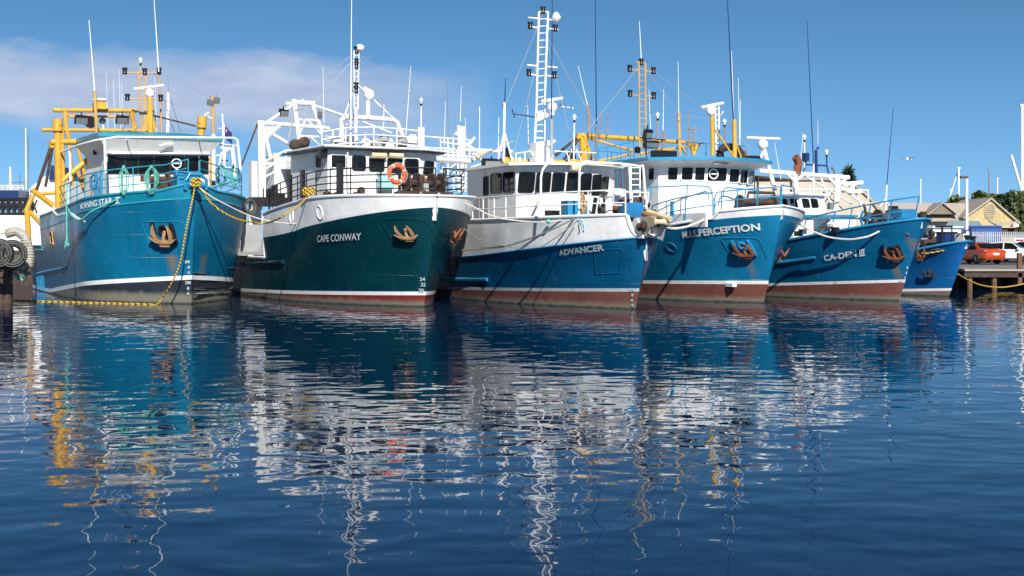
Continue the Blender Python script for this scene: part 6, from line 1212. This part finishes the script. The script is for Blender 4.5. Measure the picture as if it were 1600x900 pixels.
rope('mooring_rope', 'teal and white ropes draped under the lettering of the leftmost trawler', [(104, 322, 52), (112, 336, 51.7), (122, 343, 51.5), (130, 341, 51.3), (142, 331, 51.1), (165, 320, 50.8), (190, 308, 50.6)], .035, 'rope_teal')
rope('mooring_rope', 'frayed whitish rope bunched on the shoulder of the leftmost trawler', [(82, 328, 52.9), (90, 336, 52.6), (100, 334, 52.2), (110, 333, 51.9), (122, 341, 51.6), (133, 346, 51.4)], .045, 'rope_white')
g = MB(); a0, a1 = at(104.5, 288, 51.9), at(104.5, 372, 51.6); g.tube(smooth_path([a0, a0.lerp(a1, .4) + Vector((.04, -.15, 0)), a1], 8), .035, 'rope_teal', 6); rng = random.Random(3)
for k in range(14): e = a1 + Vector((rng.uniform(-.12, .12), rng.uniform(-.12, .05), -rng.uniform(.1, .42))); g.bar(a1 + Vector((0, 0, rng.uniform(-.05, .15))), e, .022, 'rope_teal', 5)
tag(g.build('hanging_rope'), 'teal rope with a frayed tassel hanging down the blue hull at left', 'rope', 'ropes hung on the leftmost trawler')
def coil(b, px, py, x, rx, rz_, m, label, n=5, group='rope coils hung on the rails', seed=1):
    c = Vector(b.wld(b.L(px, py, x=x))); rng = random.Random(seed); g = MB(); e = b.pt
    for k in range(n + 3):
        a, bb, ph = rx * rng.uniform(.35, 1.1), rz_ * rng.uniform(.8, 1.1), rng.uniform(-.1, .1)
        g.tube([c + e * (a * math.cos(t) + ph * rx) + Vector((0, 0, bb * math.sin(t) - bb + rz_)) + b.fw * rng.uniform(.02, .12) for t in np.linspace(0, 6.283, 22)[:-1]], .017, m, 6, closed=True)
    g.bar(c + Vector((0, 0, rz_ * .8)), c + Vector((0, 0, rz_ * 1.2)), .06, m)
    return tag(g.build('rope_coil'), label, 'rope coil', group)
def railx(b, px, side=1): p = b.along(px - 4, px + 4, side, 3); return p[1].x if p else -2
coil(b1, 193, 283, railx(b1, 193) + .1, .2, .52, 'rope_teal', 'teal rope coil hung on the rail left of the wheelhouse windows middle', seed=1); coil(b1, 236.5, 281, railx(b1, 236) + .1, .24, .48, 'rope_teal', 'teal rope coil hung on the rail beside the brown windlass', seed=2)
coil(b1, 345, 275, railx(b1, 345, -1) + .1, .26, .5, 'rope_teal', 'teal rope coil on the bow rail just right of the yellow brace', seed=3); coil(b1, 366, 277, railx(b1, 366, -1) + .1, .24, .5, 'rope_teal', 'teal rope coil at the far right end of the leftmost trawler rail', seed=4)
coil(b1, 146, 284, railx(b1, 146) + .1, .16, .3, 'blue_rail', 'blue rope coil hung on the rail below the grey wheelhouse side', 4, seed=5)
coil(b4, 1037, 311, -6.2, .25, .5, 'rope_grey', 'grey rope coil hung on the rail by the curved white wheelhouse', seed=6); coil(b5, 1348, 344, -4.4, .26, .36, 'blue_rail', 'thick blue rope coil on the white trunk cabin', 6, seed=7)
coil(b3, 826.5, 320, -5.4 , .1, .28, 'yellow_faded', 'yellow rope coil hung on the white railing', 4, seed=8); coil(b3, 910, 318, -2.3, .12, .34, 'yellow_faded', 'yellow rope coil by the blue deck locker', 4, seed=9)
g = MB(); rng = random.Random(11); c = at(306.5, 285, 49.75)
for k in range(5): g.tube([c + Vector((rng.uniform(.07, .14) * math.cos(t) + k * .05 - .1, -.03 * k, .15 * math.sin(t))) for t in np.linspace(0, 6.283, 14)[:-1]], .034, 'rope_yellow', 6, closed=True)
tag(g.build('rope_coil'), 'yellow and black rope turns around the bow chock of the leftmost trawler', 'rope coil', 'rope coils hung on the rails')
g = MB(); c = at(483, 299, pf.y - .1)
for k in range(4): g.tube([c + Vector((.09 * math.cos(t) + k * .1 - .15, -.03 * k, .13 * math.sin(t))) for t in np.linspace(0, 6.283, 14)[:-1]], .036, 'rope_yellow', 6, closed=True)
tag(g.build('rope_coil'), 'yellow and black rope turns on the bitts of the dark green trawler', 'rope coil', 'rope coils hung on the rails')
g = MB(); c = at(908, 344, 46.75); rng = random.Random(5)
for k in range(7): g.tube(smooth_path([c + Vector((rng.uniform(-.15, .3), -.05, rng.uniform(0, .15))), c + Vector((rng.uniform(-.05, .15), -.06, rng.uniform(-.2, 0))), c + Vector((rng.uniform(-.05, .12), -.05, rng.uniform(-.4, -.15)))], 5), .016, 'pale_teal', 5)
tag(g.build('frayed_rope'), 'frayed pale green rope end over the white bulwark near the lettering', 'rope')
# lifebuoy on the green trawler's rail
pb = b2.along(616, 624, 1, 3); xb = pb[1].x + .15 if pb else -1; c = b2.L(620, 272, x=xb); lb = empty('lifebuoy', b2.wld(c), b2.th - R(90), 'orange lifebuoy hung on the black foredeck rail', 'lifebuoy')
g = MB(); g.tube([Vector((0, .31 * math.cos(t), .31 * math.sin(t))) for t in np.linspace(0, 6.283, 32)[:-1]], .085, 'orange', 12, closed=True); g.build('ring', lb)
g = MB()
for k in range(4): 
    t0 = k * 1.5708 + .4; g.tube([Vector((.0, .31 * math.cos(t), .31 * math.sin(t))) for t in (t0, t0 + .09, t0 + .18)], .089, 'rope_white', 12)
    g.tube([Vector((0.03, (.385 + .035 * math.sin(s_ * math.pi)) * math.cos(t0 + .1 + s_ * 1.57), (.385 + .035 * math.sin(s_ * math.pi)) * math.sin(t0 + .1 + s_ * 1.57))) for s_ in np.linspace(0, 1, 7)], .012, 'rope_white', 5)
g.build('grab_line', lb)
# flag of the leftmost boat's stern mast
fl = empty('flag', b1.wld(b1.L(349, 205, x=-15)), R(-18), 'dark blue flag drooping from the stern mast behind the leftmost wheelhouse', 'flag')
mat('flag_blue', (.012, .025, .14), .8, var=.1); mat('flag_red', (.4, .02, .02), .8)
g = MB(); nx, nz = 8, 6; vs = []
for i in range(nx):
    for k in range(nz): u_, v_ = i / (nx - 1), k / (nz - 1); vs.append((.06 + .42 * u_, .07 * math.sin(u_ * 7 + v_), .25 - .62 * v_ - .35 * u_ ** 1.5))
fs = [(i * nz + k, (i + 1) * nz + k, (i + 1) * nz + k + 1, i * nz + k + 1) for i in range(nx - 1) for k in range(nz - 1)]; g.add(vs, fs, 'flag_blue')
for idx in ((1, 1), (2, 1), (1, 2), (0, 0)):
    i, k = idx; g.m[(i) * (nz - 1) + k] = g.mi('flag_red' if idx != (1, 1) else 'lamp_white')
g.build('cloth', fl, 60, fix=False); g = MB(); g.bar((.05, 0, -.5), (.05, 0, .4), .025, 'white_paint'); g.build('flag_staff', fl)
# tyre fender between the first two boats
tyre(389, 323, 51.2, .34, 'small tyre fender squeezed between the two leftmost trawlers', 1.0, 'tyre fenders')
